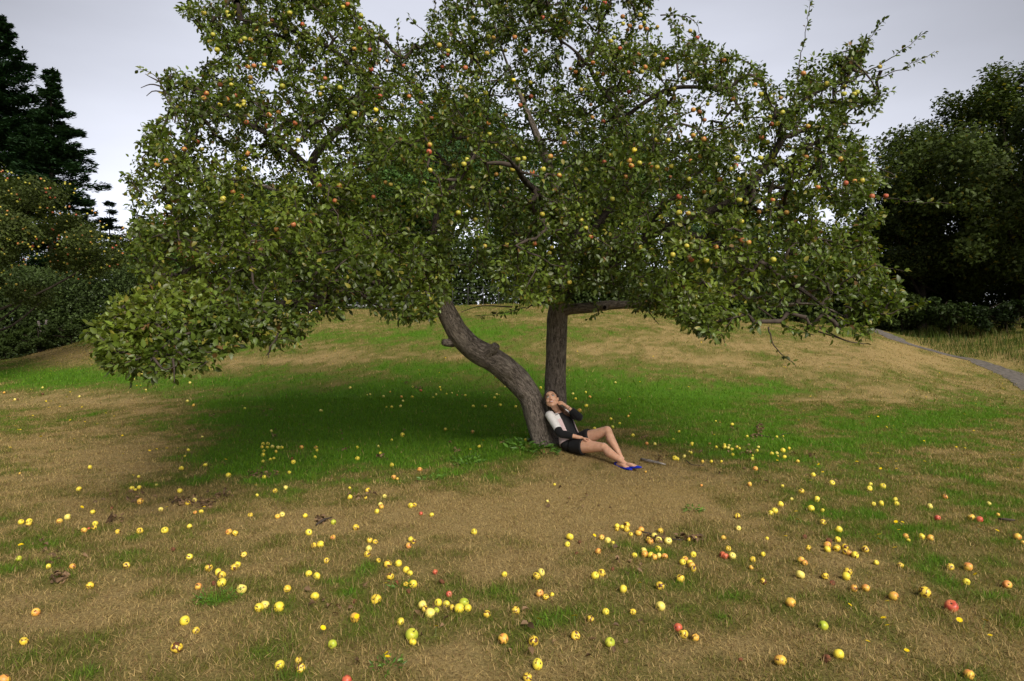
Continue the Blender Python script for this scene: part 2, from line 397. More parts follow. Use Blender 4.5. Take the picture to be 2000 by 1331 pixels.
# ---------------------------------------------------------------- the big apple tree
def PP(lst):   # (px, py, depth, radius px) -> world points and radii
    A = np.array([np.concatenate([P(a_, b_, d_), [r_ * d_ / F]]) for a_, b_, d_, r_ in lst]); return A
LIMBS = {
 'lean': [(1072, 892, 9.95, 30), (1064, 865, 9.95, 27), (1053, 832, 9.95, 25), (1044, 800, 9.95, 25.5), (1031, 770, 9.94, 26), (1008, 740, 9.92, 26.5), (978, 713, 9.88, 26), (948, 694, 9.84, 26), (918, 676, 9.8, 25), (894, 650, 9.75, 23), (878, 620, 9.7, 22), (863, 590, 9.62, 20), (843, 560, 9.5, 18), (815, 530, 9.4, 15.5), (770, 500, 9.3, 14), (722, 467, 9.2, 13), (680, 437, 9.1, 12), (620, 402, 9.0, 10), (540, 372, 8.8, 8), (460, 350, 8.6, 6), (390, 340, 8.4, 3.5)],
 'up': [(1096, 882, 10.3, 27), (1090, 850, 10.3, 23), (1086, 800, 10.28, 20.5), (1085, 740, 10.25, 20), (1087, 680, 10.22, 20), (1089, 630, 10.2, 20), (1092, 595, 10.18, 19), (1098, 560, 10.15, 15), (1104, 520, 10.1, 12.5), (1102, 460, 10.0, 10.5), (1092, 390, 9.9, 9.5), (1062, 300, 9.8, 8), (1022, 200, 9.6, 6), (985, 110, 9.5, 4), (955, 10, 9.4, 2.5)],
 'r1': [(1092, 612, 10.15, 10), (1115, 604, 10.1, 10.5), (1150, 601, 10.0, 9.5), (1180, 597, 9.9, 9.5), (1215, 594, 9.8, 8), (1270, 590, 9.5, 7), (1340, 584, 9.1, 6.5), (1430, 580, 8.5, 6), (1520, 590, 7.9, 5), (1610, 608, 7.4, 4), (1670, 635, 7.1, 2.5)],
 'r2': [(1094, 590, 10.15, 13), (1118, 562, 9.95, 12.5), (1150, 527, 9.7, 12), (1200, 502, 9.4, 11), (1245, 480, 9.2, 10), (1300, 442, 9.0, 9.5), (1370, 415, 8.9, 9), (1440, 382, 8.8, 8.5), (1490, 330, 8.8, 8), (1520, 290, 8.8, 7), (1535, 240, 8.8, 6), (1580, 190, 8.8, 4.5), (1650, 155, 8.8, 3.5), (1740, 130, 8.8, 2)],
 'r3': [(1104, 522, 10.1, 9), (1160, 452, 9.95, 8), (1212, 390, 9.85, 7.5), (1240, 310, 9.8, 7), (1205, 218, 9.7, 5), (1160, 150, 9.6, 4.5), (1100, 80, 9.5, 3.5), (1060, 10, 9.5, 2.5)],
 'r4': [(1290, 448, 9.05, 8), (1390, 470, 8.6, 7), (1480, 520, 8.0, 6), (1560, 565, 7.4, 5), (1640, 615, 7.0, 4), (1690, 648, 6.9, 2.5)],
 'l5': [(818, 532, 9.42, 8), (832, 480, 9.45, 6.5), (850, 425, 9.5, 6), (872, 385, 9.5, 6), (900, 335, 9.5, 5), (940, 270, 9.5, 4), (960, 190, 9.4, 3)],
 'l6': [(690, 442, 9.12, 10), (640, 385, 9.2, 9), (605, 322, 9.2, 8.5), (642, 268, 9.2, 8), (682, 228, 9.2, 6.5), (718, 150, 9.2, 5), (740, 50, 9.2, 3)],
 'l7': [(600, 325, 9.2, 7), (560, 292, 9.1, 7), (500, 250, 9.0, 5), (430, 210, 8.9, 4), (360, 165, 8.8, 2.5)],
 'l8': [(842, 562, 9.5, 12), (780, 548, 9.0, 10.5), (700, 560, 8.4, 9.5), (620, 582, 7.8, 8.5), (540, 595, 7.2, 7.5), (450, 612, 6.7, 6.5), (380, 640, 6.2, 5), (320, 680, 5.7, 3)],
 'l9': [(740, 478, 9.25, 9), (610, 482, 8.7, 8), (500, 500, 8.2, 7), (400, 520, 7.7, 5.5), (300, 560, 7.1, 4), (220, 615, 6.5, 2.5)],
 'l10': [(716, 160, 9.2, 4.5), (640, 95, 9.0, 4.5), (560, 60, 9.0, 4), (470, 40, 9.0, 3), (400, 28, 8.9, 2)],
 'r11': [(1212, 235, 9.75, 4.5), (1300, 180, 9.6, 4), (1380, 172, 9.5, 3.5), (1460, 190, 9.3, 2.5)],
 'b12': [(1104, 505, 10.1, 9), (1150, 425, 11, 8), (1220, 330, 12, 6), (1300, 250, 12.5, 4.5), (1380, 205, 12.8, 3)],
 'b13': [(1098, 555, 10.15, 9), (1000, 445, 11, 8), (900, 350, 11.8, 6), (800, 250, 12.3, 4.5), (720, 180, 12.6, 3)],
 'f14': [(1102, 465, 10.0, 8), (1060, 385, 9.0, 7), (1010, 330, 8.1, 5.5), (960, 290, 7.4, 4)],
 'f15': [(1245, 480, 9.2, 6), (1285, 420, 8.9, 4.5), (1345, 350, 8.7, 3), (1400, 300, 8.5, 2)],
}
tree = empty('apple_tree', (0.62, 10.1, float(H(0.62, 10.1))))
tag(tree, 'big spreading apple tree with a leaning trunk and an upright trunk, laden with fruit', 'tree')
NODES = []; NR = []       # skeleton nodes
MAIN = {}
for k, lst in LIMBS.items():
    A = catmull(PP(lst), 6)
    A = resample(A, 0.05)
    n_ = len(A)
    A[:, 3] *= np.interp(np.linspace(0, 1, n_), [0, .7, 1], [1, 1, .22])
    if k not in ('lean', 'up'):
        s_ = np.arange(n_) * 0.05
        A[:, 0] += (fbm(s_ * 1.8, s_ * 0 + len(k), seed=hash(len(lst)) % 50, o=2) - 0.5) * 0.14 * np.minimum(1, s_ * 2)
        A[:, 2] += (fbm(s_ * 1.8, s_ * 0 + 7.7, seed=int(lst[0][0]) % 50, o=2) - 0.5) * 0.14 * np.minimum(1, s_ * 2)
    MAIN[k] = A
def bumpf(items):
    def f(L, th):
        r_ = 1 + 0 * L * th
        for l0, t0, sl, st, am in items:
            d = np.angle(np.exp(1j * (th - t0))); r_ = r_ + am * np.exp(-((L - l0) / sl) ** 2 - (d / st) ** 2)
        return r_
    return f
for k, A in MAIN.items():
    tm = TM(); sides = 56 if k in ('lean', 'up') else 14
    R = A[:, 3]
    if k == 'lean':
        B = resample(A, 0.022); B[:, 3] *= 0.90
        fl = bumpf([(1.05, 2.6, .07, .5, .18), (1.45, 3.0, .09, .6, .16), (0.62, 0.3, .12, .6, .13), (1.9, 0.8, .1, .6, .15), (1.25, 5.2, .1, .6, .12), (0.05, 2.0, .14, .5, .45), (0.05, 4.6, .14, .5, .5), (0.05, 0.4, .12, .4, .3), (0.05, 3.3, .16, .35, .4), (0.45, 4.4, .08, .4, -.12)])
        tm.tube(B[:, :3], B[:, 3], sides, lump=0.13, seed=4, flare=fl)
        # the sawn stub on the outside of the bend
        S_ = np.array([P(885, 668, 9.78), P(872, 670, 9.72), P(866, 668, 9.68)])
        tm.tube(resample(S_, 0.01), np.linspace(0.075, 0.045, len(resample(S_, 0.01))), 18, lump=0.12, seed=8)
        S_ = np.array([P(952, 690, 9.75), P(966, 680, 9.68), P(970, 674, 9.66)])
        tm.tube(resample(S_, 0.01), np.linspace(0.10, 0.055, len(resample(S_, 0.01))), 18, lump=0.12, seed=9)
        tm.build('trunk', M_BARK, tree)['label'] = 'leaning trunk bent low to the left'
    elif k == 'up':
        B = resample(A, 0.022)
        fl = bumpf([(0, 1, .16, .5, .5), (0, 4, .16, .6, .5), (0, 5.4, .15, .4, .4), (2.0, 0.5, .1, .5, .12), (1.2, 3.0, .2, .5, .07)])
        tm.tube(B[:, :3], B[:, 3], sides, lump=0.11, seed=14, flare=fl)
        tm.build('trunk', M_BARK, tree)['label'] = 'upright trunk behind the woman'
    else:
        tm.tube(A[:, :3], R, sides, lump=0.16, seed=len(k) + int(A[0, 0] * 10) % 9)
        if k == 'r1':      # knot hole facing the viewer
            S_ = np.array([P(1181, 600, 9.86), P(1181, 601, 9.79)])
            tm.tube(resample(S_, 0.01), np.full(len(resample(S_, 0.01)), 0.048), 18, lump=0.1, seed=3)
        br = tm.build('branch', M_BARK if k == 'r1' else M_LIMB_SHADED, tree)
        if k == 'r1':
            th = np.linspace(0, 2 * math.pi, 16, endpoint=False); c0 = P(1181, 601, 9.783)
            V_ = np.vstack([c0, c0 + np.stack([np.cos(th) * .026, th * 0, np.sin(th) * .03], 1)])
            fc = np.array([(0, i + 1, (i + 1) % 16 + 1) for i in range(16)])
            mesh_np('knot_hole', V_, fc, flat('hollow', (0.008, 0.006, 0.005), 1, 0), br)
    B = resample(A, 0.15); 
    s0 = 0
    for i, q in enumerate(B):
        if k in ('lean',) and q[2] < 2.1: continue
        if k in ('up',) and q[2] < 2.3: continue
        NODES.append(q[:3]); NR.append(q[3])
nmain = len(NODES)

POLY = np.array([(165, 655), (215, 600), (285, 562), (255, 500), (262, 420), (250, 362), (262, 300), (285, 245), (335, 222), (318, 180), (325, 132), (380, 150), (425, 112), (396, 70), (352, 18), (420, -5), (560, -60), (700, -60), (700, 45), (745, 60), (770, 95), (838, 75), (830, 20), (860, -60), (1260, -80), (1290, 25), (1345, 40), (1372, 85), (1405, 95), (1465, 118), (1525, 160), (1560, 130), (1620, 105), (1690, 75), (1700, 110), (1690, 150), (1640, 185), (1725, 180), (1722, 215), (1640, 235), (1655, 262), (1700, 275), (1685, 325), (1740, 345), (1705, 395), (1740, 410), (1700, 445), (1722, 520), (1775, 592), (1705, 622), (1690, 668), (1600, 650), (1540, 658), (1480, 640), (1432, 622), (1402, 665), (1335, 632), (1275, 592), (1200, 572), (1120, 560), (1075, 600), (1010, 585), (940, 545), (880, 540), (862, 610), (780, 622), (720, 600), (640, 618), (560, 684), (500, 676), (420, 686), (400, 716), (345, 742), (300, 736), (240, 728), (180, 688)], float)
def inpoly(x, y, Q):
    ins = np.zeros(len(x), bool); j = len(Q) - 1
    for i in range(len(Q)):
        xi, yi = Q[i]; xj, yj = Q[j]
        c_ = ((yi > y) != (yj > y)) & (x < (xj - xi) * (y - yi) / (yj - yi + 1e-12) + xi)
        ins ^= c_; j = i
    return ins
HOLES = [(712, 597, 42, 15, .95), (305, 420, 55, 32, .9), (930, 505, 60, 50, .85), (640, 285, 45, 40, .6), (775, 440, 60, 60, .75), (1480, 290, 45, 60, .5), (1240, 560, 70, 22, .7), (1160, 545, 40, 30, .6), (700, 320, 60, 50, .4), (1560, 300, 60, 40, .5), (1620, 350, 60, 40, .35), (530, 160, 30, 30, .7), (1330, 190, 40, 40, .3), (640, 60, 50, 50, .3), (820, 330, 40, 40, .3), (860, 470, 40, 60, .5), (330, 330, 60, 60, .15), (1650, 480, 50, 40, .3), (1440, 330, 40, 30, .3)]
def front(px, py):
    f = np.interp(py, [-80, 0, 150, 300, 450, 550, 650, 740], [8.7, 8.5, 8.1, 7.4, 6.9, 6.3, 5.9, 5.3])
    r_ = np.interp(px, [0, 500, 800, 860, 1180, 1300, 1700, 2000], [0, 0.1, .5, 1.1, 1.2, .5, .75, 1.0]) * np.interp(py, [200, 500], [0.3, 1.0])
    return f + r_ - np.interp(px, [300, 700], [0.15, 0.0])
def back(px, py):
    bk_ = np.interp(py, [-80, 100, 300, 450, 560, 620, 740], [11.0, 12.3, 12.9, 12.6, 10.6, 7.6, 5.9])
    e_ = np.interp(px, [150, 500, 900, 1300, 1800], [-3.0, -.8, 0, -.6, -2.6])
    return np.maximum(bk_ + e_, front(px, py) + 0.5)
NC = 8200
ux = rng.uniform(150, 1800, NC * 8); uy = rng.uniform(-85, 745, NC * 8)
ok = inpoly(ux, uy, POLY)
dn = np.ones(len(ux))
for cx, cy, rx, ry, am in HOLES: dn *= 1 - am * np.exp(-(((ux - cx) / rx) ** 2 + ((uy - cy) / ry) ** 2))
dd = front(ux, uy) + (back(ux, uy) - front(ux, uy)) * rng.random(len(ux)) ** 1.2
W0 = np.stack([(ux - 1000) / F * dd, dd, EYE - (uy - HZ) / F * dd], 1)
cl = fbm(W0[:, 0] * 1.5, W0[:, 1] * 1.5, W0[:, 2] * 1.5, seed=5, o=2)
dn *= smooth(0.36, 0.56, cl) * 0.9 + 0.1
dn *= 1 - 0.42 * smooth(470, 560, uy) * smooth(760, 560, ux) * 1.0 - 0.25 * smooth(470, 560, uy) * smooth(1150, 1300, ux)
ok &= rng.random(len(ux)) < dn
W0 = W0[ok][:NC]
# leafy spurs hanging in front of the heavy limbs
ex = []
for x0, x1, y0, y1, d0_, d1_, n_ in [(775, 880, 470, 560, 8.5, 9.1, 90), (680, 790, 420, 540, 8.3, 8.9, 110), (560, 700, 350, 450, 8.2, 8.8, 90), (1225, 1420, 560, 612, 8.5, 9.2, 90), (800, 860, 540, 590, 8.8, 9.2, 14), (1040, 1120, 540, 600, 9.3, 9.8, 26), (1130, 1240, 470, 560, 8.6, 9.1, 50), (960, 1080, 380, 500, 8.4, 9.2, 60)]:
    qx, qy, qd = rng.uniform(x0, x1, n_), rng.uniform(y0, y1, n_), rng.uniform(d0_, d1_, n_)
    ex.append(np.stack([(qx - 1000) / F * qd, qd, EYE - (qy - HZ) / F * qd], 1))
W0 = np.vstack([W0] + ex)
# grow a twig to each bud cluster from the nearest wood
Nd = np.array(NODES); Par = [-1] * nmain
nodes = np.zeros((120000, 3)); nodes[:nmain] = Nd; cnt = nmain; par = np.full(120000, -1); rad = np.zeros(120000)
d0 = np.array([np.min(np.sum((Nd - q) ** 2, 1)) for q in W0]); order = np.argsort(d0)
chains = []
for oi in order:
    q = W0[oi]; d2 = np.sum((nodes[:cnt] - q) ** 2, 1); j = int(np.argmin(d2)); d_ = math.sqrt(d2[j])
    if d_ < 0.04: continue
    k = max(1, int(d_ / 0.11)); src = nodes[j].copy()
    mid = (src + q) / 2 + np.array((0, 0, 0.10 * d_)) + rng.normal(0, 0.09 * d_, 3)
    ch = [j]; prev = j
    for i in range(1, k + 1):
        t_ = i / k; pt = (1 - t_) ** 2 * src + 2 * t_ * (1 - t_) * mid + t_ * t_ * q + (rng.normal(0, 0.012, 3) if i < k else 0)
        nodes[cnt] = pt; par[cnt] = prev; ch.append(cnt); prev = cnt; cnt += 1
    chains.append(ch)
load = np.zeros(cnt)
for ch in chains: load[ch[-1]] += 1
for i in range(cnt - 1, nmain - 1, -1):
    if par[i] >= 0: load[par[i]] += load[i]
rad = 0.0030 * np.maximum(load, 1) ** 0.5
tw = TM()
for ch in chains:
    pts = nodes[ch]; r_ = rad[ch].copy(); r_[0] = r_[1] * 1.15 if len(r_) > 1 else r_[0]
    r_[-1] *= 0.6
    tw.tube(pts, np.minimum(r_, 0.05), 5 if r_[0] < 0.012 else 8, cap=False)
# leaves: on the outer nodes of every twig, in spur clusters
LP, LD = [], []
for ch in chains:
    tip = nodes[ch[-1]]; dirn = unit(tip - nodes[ch[-2]])
    n_ = int(rng.integers(10, 19))
    off = rng.normal(0, 0.045, (n_, 3)); t_ = rng.random(n_)[:, None] * 0.16
    LP.append(tip - dirn * t_ + off * 0.6); LD.append(unit(off + dirn * 0.035 + np.array((0, 0, -0.006)) + rng.normal(0, 0.02, (n_, 3))))
    thin = [c_ for c_ in ch[1:] if rad[c_] < 0.012]
    for c_ in thin:
        n_ = int(rng.integers(3, 7)); off = rng.normal(0, 0.04, (n_, 3))
        LP.append(nodes[c_] + off * 0.7); LD.append(unit(off + rng.normal(0, 0.02, (n_, 3)) + np.array((0, 0, -0.004))))
# free shoots standing out from the crown
SHOOTS = [([(1535, 240, 8.8), (1555, 170, 8.8), (1568, 95, 8.8), (1578, 40, 8.8), (1585, 2, 8.8)], 1.0), ([(1600, 185, 8.8), (1650, 130, 8.7), (1700, 75, 8.7), (1728, 34, 8.7)], 1.0),
 ([(1650, 165, 8.8), (1730, 120, 8.7), (1775, 90, 8.6), (1803, 64, 8.6)], .7), ([(1640, 165, 8.8), (1720, 150, 8.6), (1780, 125, 8.5), (1826, 102, 8.4)], .9), ([(1620, 200, 8.8), (1690, 200, 8.6), (1742, 180, 8.5)], 1.4),
 ([(1630, 240, 8.8), (1690, 238, 8.6), (1720, 205, 8.6)], 1.), ([(1650, 350, 8.5), (1700, 300, 8.4), (1746, 256, 8.3)], 1.), ([(1640, 380, 8.4), (1720, 385, 8.2), (1790, 395, 8.0), (1862, 398, 7.9)], .8),
 ([(1650, 600, 7.2), (1720, 615, 7.0), (1775, 600, 6.9), (1812, 590, 6.8)], 1.), ([(1640, 560, 7.4), (1700, 520, 7.2), (1765, 530, 7.1)], .8), ([(1290, 30, 9.4), (1340, 32, 9.4), (1362, 50, 9.3), (1364, 66, 9.3)], .8),
 ([(345, 240, 8.6), (325, 190, 8.6), (302, 150, 8.5), (268, 135, 8.5)], .7), ([(400, 60, 8.9), (370, 22, 8.9), (346, 14, 8.9)], 1.), ([(870, 110, 8.7), (825, 60, 8.6), (800, 32, 8.6)], 1.), ([(760, 120, 8.8), (745, 60, 8.7), (730, 42, 8.7)], .7),
 ([(780, 120, 8.8), (776, 70, 8.7), (775, 45, 8.7)], .9), ([(340, 700, 5.3), (340, 730, 5.25), (338, 750, 5.2)], .8), ([(545, 650, 6.0), (530, 680, 6.0), (524, 700, 6.0)], .2), ([(1500, 640, 7.5), (1515, 680, 7.4), (1540, 705, 7.3), (1552, 718, 7.3)], .35),
 ([(280, 380, 8.), (250, 345, 7.9), (235, 350, 7.8)], .9), ([(300, 290, 8.2), (280, 265, 8.2), (275, 262, 8.2)], .8), ([(1075, 585, 9.7), (1030, 600, 9.5), (980, 612, 9.3), (935, 618, 9.2)], .8), ([(1150, 590, 9.8), (1170, 605, 9.6), (1150, 622, 9.5)], .9), ([(220, 690, 5.8), (185, 655, 5.7), (165, 652, 5.7)], 1.),
 ([(1400, 640, 7.8), (1412, 668, 7.8), (1416, 675, 7.8)], .8), ([(1650, 300, 8.5), (1745, 345, 8.2), (1700, 345, 8.2)], .3), ([(640, 600, 8.2), (600, 625, 8.0), (602, 632, 8.0)], .4)]
for pts, dens in SHOOTS:
    A = resample(catmull(np.array([P(*q) for q in pts]), 6), 0.03)
    A += (np.stack([fbm(np.arange(len(A)) * .3, np.zeros(len(A)), seed=int(pts[0][0]) + j, o=2) for j in range(3)], 1) - .5) * 0.05
    tw.tube(A, np.linspace(0.010, 0.0025, len(A)), 6, cap=False)
    for i in range(2, len(A)):
        if rng.random() < 0.85 * dens:
            n_ = int(rng.integers(1, 4)); d_ = unit(A[min(i + 1, len(A) - 1)] - A[i - 1]); off = rng.normal(0, 0.05, (n_, 3))
            LP.append(np.repeat(A[i][None], n_, 0) + off * 0.15); LD.append(unit(d_ * 0.05 + off))
# bare dead twigs, upper left and underneath
DEAD = [[(354, 250, 8.6), (335, 200, 8.6), (315, 165, 8.6), (305, 140, 8.6)], [(318, 170, 8.6), (295, 165, 8.6), (275, 172, 8.6)], [(312, 160, 8.6), (292, 150, 8.6), (284, 145, 8.6)], [(325, 182, 8.6), (300, 178, 8.6), (286, 188, 8.6)],
        [(1320, 605, 8.6), (1326, 625, 8.6), (1322, 636, 8.6)], [(1340, 605, 8.6), (1335, 625, 8.6), (1322, 634, 8.6)], [(600, 590, 7.4), (603, 618, 7.4), (598, 632, 7.4)], [(1260, 598, 9.3), (1275, 620, 9.2), (1287, 634, 9.2)], [(1000, 600, 9.3), (940, 598, 9.2), (900, 610, 9.2)],
        [(300, 700, 5.3), (320, 722, 5.2), (345, 715, 5.2)], [(530, 668, 6.2), (526, 690, 6.2), (520, 695, 6.2)], [(1600, 640, 7.1), (1650, 665, 7.), (1690, 672, 7.)], [(1560, 635, 7.1), (1620, 655, 7.), (1660, 668, 7.)], [(1480, 600, 7.6), (1540, 640, 7.4), (1590, 655, 7.3)]]
for pts in DEAD:
    A = resample(catmull(np.array([P(*q) for q in pts]), 6), 0.04)
    tw.tube(A, np.linspace(0.011, 0.004, len(A)), 6, cap=False)
tag(tw.build('twigs', M_TWIG, tree), kind='stuff')
LP = np.vstack(LP); LD = np.vstack(LD)
# keep the space in front of the woman and the lower trunks free
u_, v_ = proj(LP[:, 0], LP[:, 1], LP[:, 2])
keep = ~((u_ > 868) & (u_ < 1068) & (v_ > 560) & (v_ > 545 + 60 * rng.random(len(u_))) & (LP[:, 1] > 9.6) & False)
LP, LD = LP[keep], LD[keep]
nL = len(LP); Ls = 0.063 * (0.6 + 0.65 * rng.random(nL)); Wds = Ls * (0.52 + 0.14 * rng.random(nL))
V_, q_, t_ = leaves(LP, LD, Ls, Wds)
cl_ = np.repeat(leafcols(nL, seedpos=LP, yellow=0.05), 7, 0)
mesh_np('crown', V_, [q_, t_], M_LEAF, tree, col=cl_)
print('leaves', nL, 'chains', len(chains), 'nodes', cnt)
# ---------------------------------------------------------------- grass blades (stuff)
def on_path(x, y):
    m = np.full(len(x), 99.0)
    for i in range(0, len(x), 20000):
        m[i:i + 20000] = np.sqrt(((x[i:i + 20000, None] - PATH_XY[None, ::3, 0]) ** 2 + (y[i:i + 20000, None] - PATH_XY[None, ::3, 1]) ** 2)).min(1)
    return m
def blades(n_, y0, y1, h0, h1, wd, r=rng, xmargin=1.0):
    y = np.sqrt(r.uniform(y0 ** 2, y1 ** 2, n_)); x = r.uniform(-0.92, 0.92, n_) * y + r.uniform(-1, 1, n_) * xmargin * 0.3
    near = (np.abs(x) > 5) & (y > 14); pd = np.full(n_, 9.0)
    if near.any(): pd[near] = on_path(x[near], y[near])
    k = pd > 0.42 + 0.25 * r.random(n_)
    x, y = x[k], y[k]; n_ = len(x)
    g = lush(x, y); z = H(x, y)
    tuft = fbm(x * 6, y * 6, seed=55, o=2)
    h = r.uniform(h0, h1, n_) * (0.6 + 0.7 * g) * (0.6 + 0.9 * tuft) ; a_ = r.uniform(0, 2 * math.pi, n_)
    lean = np.where(r.random(n_) < 0.35 + 0.35 * (1 - g), r.uniform(0.9, 2.2, n_), r.uniform(0.1, 0.9, n_))
    wv = wd * r.uniform(0.6, 1.4, n_)
    B = np.stack([x, y, z - 0.004], 1); S = np.stack([np.cos(a_), np.sin(a_), 0 * a_], 1) * wv[:, None] * 0.5
    b_ = a_ + math.pi / 2 + r.normal(0, 0.7, n_)
    D1 = np.stack([np.cos(b_) * lean, np.sin(b_) * lean, np.ones(n_)], 1); D1 = unit(D1) * h[:, None]
    D2 = unit(D1 + np.stack([np.cos(b_), np.sin(b_), 0 * b_], 1) * (h * 0.5)[:, None] * lean[:, None]) * (h * 0.6)[:, None]
    V = np.stack([B - S, B + S, B + D1 * .6 + S * .7, B + D1 * .6 - S * .7, B + D1 * .6 + D2], 1).reshape(-1, 3)
    V[:, 2] = np.maximum(V[:, 2], np.repeat(z, 5) + 0.0)
    i = (np.arange(n_) * 5)[:, None]
    q = i + np.array([[0, 1, 2, 3]]); t3 = i + np.array([[3, 2, 4]])
    dry = r.random(n_) > smooth(0.05, 0.75, g) * 0.93 + 0.05
    c = np.where(dry[:, None], C_STRAW * r.uniform(0.45, 1.25, (n_, 1)), 0)
    br = dry & (r.random(n_) < 0.25); c[br] = C_BROWN * r.uniform(0.6, 1.4, (br.sum(), 1))
    gr = ~dry; m_ = smooth(0.35, 0.8, g)[:, None]
    gc = (C_DULL * (1 - m_) + C_LUSH * m_) * r.uniform(0.6, 1.45, (n_, 1)) + np.array((0.05, 0.03, 0)) * (r.random((n_, 1)) ** 3)
    c[gr] = gc[gr]
    return V, q, t3, np.repeat(c, 5, 0)
parts = [blades(300000, 3.2, 8.0, 0.022, 0.058, 0.0040), blades(345000, 8.0, 15.5, 0.025, 0.065, 0.0065), blades(230000, 15.5, 33.5, 0.03, 0.085, 0.013)]
Vs, Qs, Ts, Cs, off = [], [], [], [], 0
for V_, q_, t_, c_ in parts:
    Vs.append(V_); Qs.append(q_ + off); Ts.append(t_ + off); Cs.append(c_); off += len(V_)
tag(mesh_np('grass', np.vstack(Vs), [np.vstack(Qs), np.vstack(Ts)], M_BLADE, col=np.vstack(Cs)), 'short mown grass, green under the tree and dried to straw elsewhere', 'grass', kind='stuff')

# tall meadow grass beyond the path, thinner and seeding
def meadow():
    n_ = 90000; r = rng
    y = r.uniform(12, 44, n_); x = r.uniform(6, 40, n_)
    ky = np.interp(y, np.sort(PATH_XY[:, 1]), PATH_XY[np.argsort(PATH_XY[:, 1]), 0])
    k = (x > ky + 0.75 + r.random(n_) * 0.7) & (x / y < 0.85); x, y = x[k], y[k]; n_ = len(x); z = H(x, y)
    e_ = np.clip((x - np.interp(y, np.sort(PATH_XY[:, 1]), PATH_XY[np.argsort(PATH_XY[:, 1]), 0])) / 3, 0.25, 1)
    h = r.uniform(0.22, 0.55, n_) * e_ * (0.5 + fbm(x * .8, y * .8, seed=71, o=2)); a_ = r.uniform(0, 6.28, n_); wv = 0.02 * r.uniform(.6, 1.4, n_)
    B = np.stack([x, y, z - .02], 1); S = np.stack([np.cos(a_), np.sin(a_), 0 * a_], 1) * wv[:, None] * .5
    b_ = r.uniform(0, 6.28, n_); ln = r.uniform(.05, .45, n_)
    D1 = unit(np.stack([np.cos(b_) * ln, np.sin(b_) * ln, np.ones(n_)], 1)) * h[:, None]
    tp = D1 + np.stack([np.cos(b_), np.sin(b_), 0 * b_ - .2], 1) * (h * ln)[:, None] * .5
    V = np.stack([B - S, B + S, B + D1 * .6 + S * .7, B + D1 * .6 - S * .7, B + tp], 1).reshape(-1, 3)
    i = (np.arange(n_) * 5)[:, None]
    tone = fbm(x * .35, y * .35, seed=81, o=3)[:, None]
    c = np.array((0.075, 0.115, 0.018)) * r.uniform(.5, 1.5, (n_, 1)) * (1 - tone * .4) + np.array((0.07, 0.045, 0.01)) * smooth(.45, .8, tone) * r.random((n_, 1))
    s_ = r.random(n_) < .12; c[s_] = np.array((0.20, 0.16, 0.06))
    return V, i + np.array([[0, 1, 2, 3]]), i + np.array([[3, 2, 4]]), np.repeat(c, 5, 0)
V_, q_, t_, c_ = meadow()
tag(mesh_np('meadow_grass', V_, [q_, t_], M_BLADE, col=c_), 'tall unmown meadow grass growing beside the gravel path', 'tall grass', kind='stuff')

# ---------------------------------------------------------------- background trees
def cards(Pt, size, N, r=rng, asp=0.62):
    """small bent leaf sprays: a rhomb of two triangles"""
    n_ = len(Pt); T = unit(np.cross(N, r.normal(0, 1, (n_, 3)))); S = unit(np.cross(N, T)); s_ = size[:, None]
    V = np.stack([Pt - T * s_ * .5, Pt + S * s_ * .5 * asp + N * s_ * .08, Pt + T * s_ * .5 - N * s_ * .15, Pt - S * s_ * .5 * asp + N * s_ * .08], 1).reshape(-1, 3)
    i = (np.arange(n_) * 4)[:, None]; return V, i + np.array([[0, 1, 2, 3]])

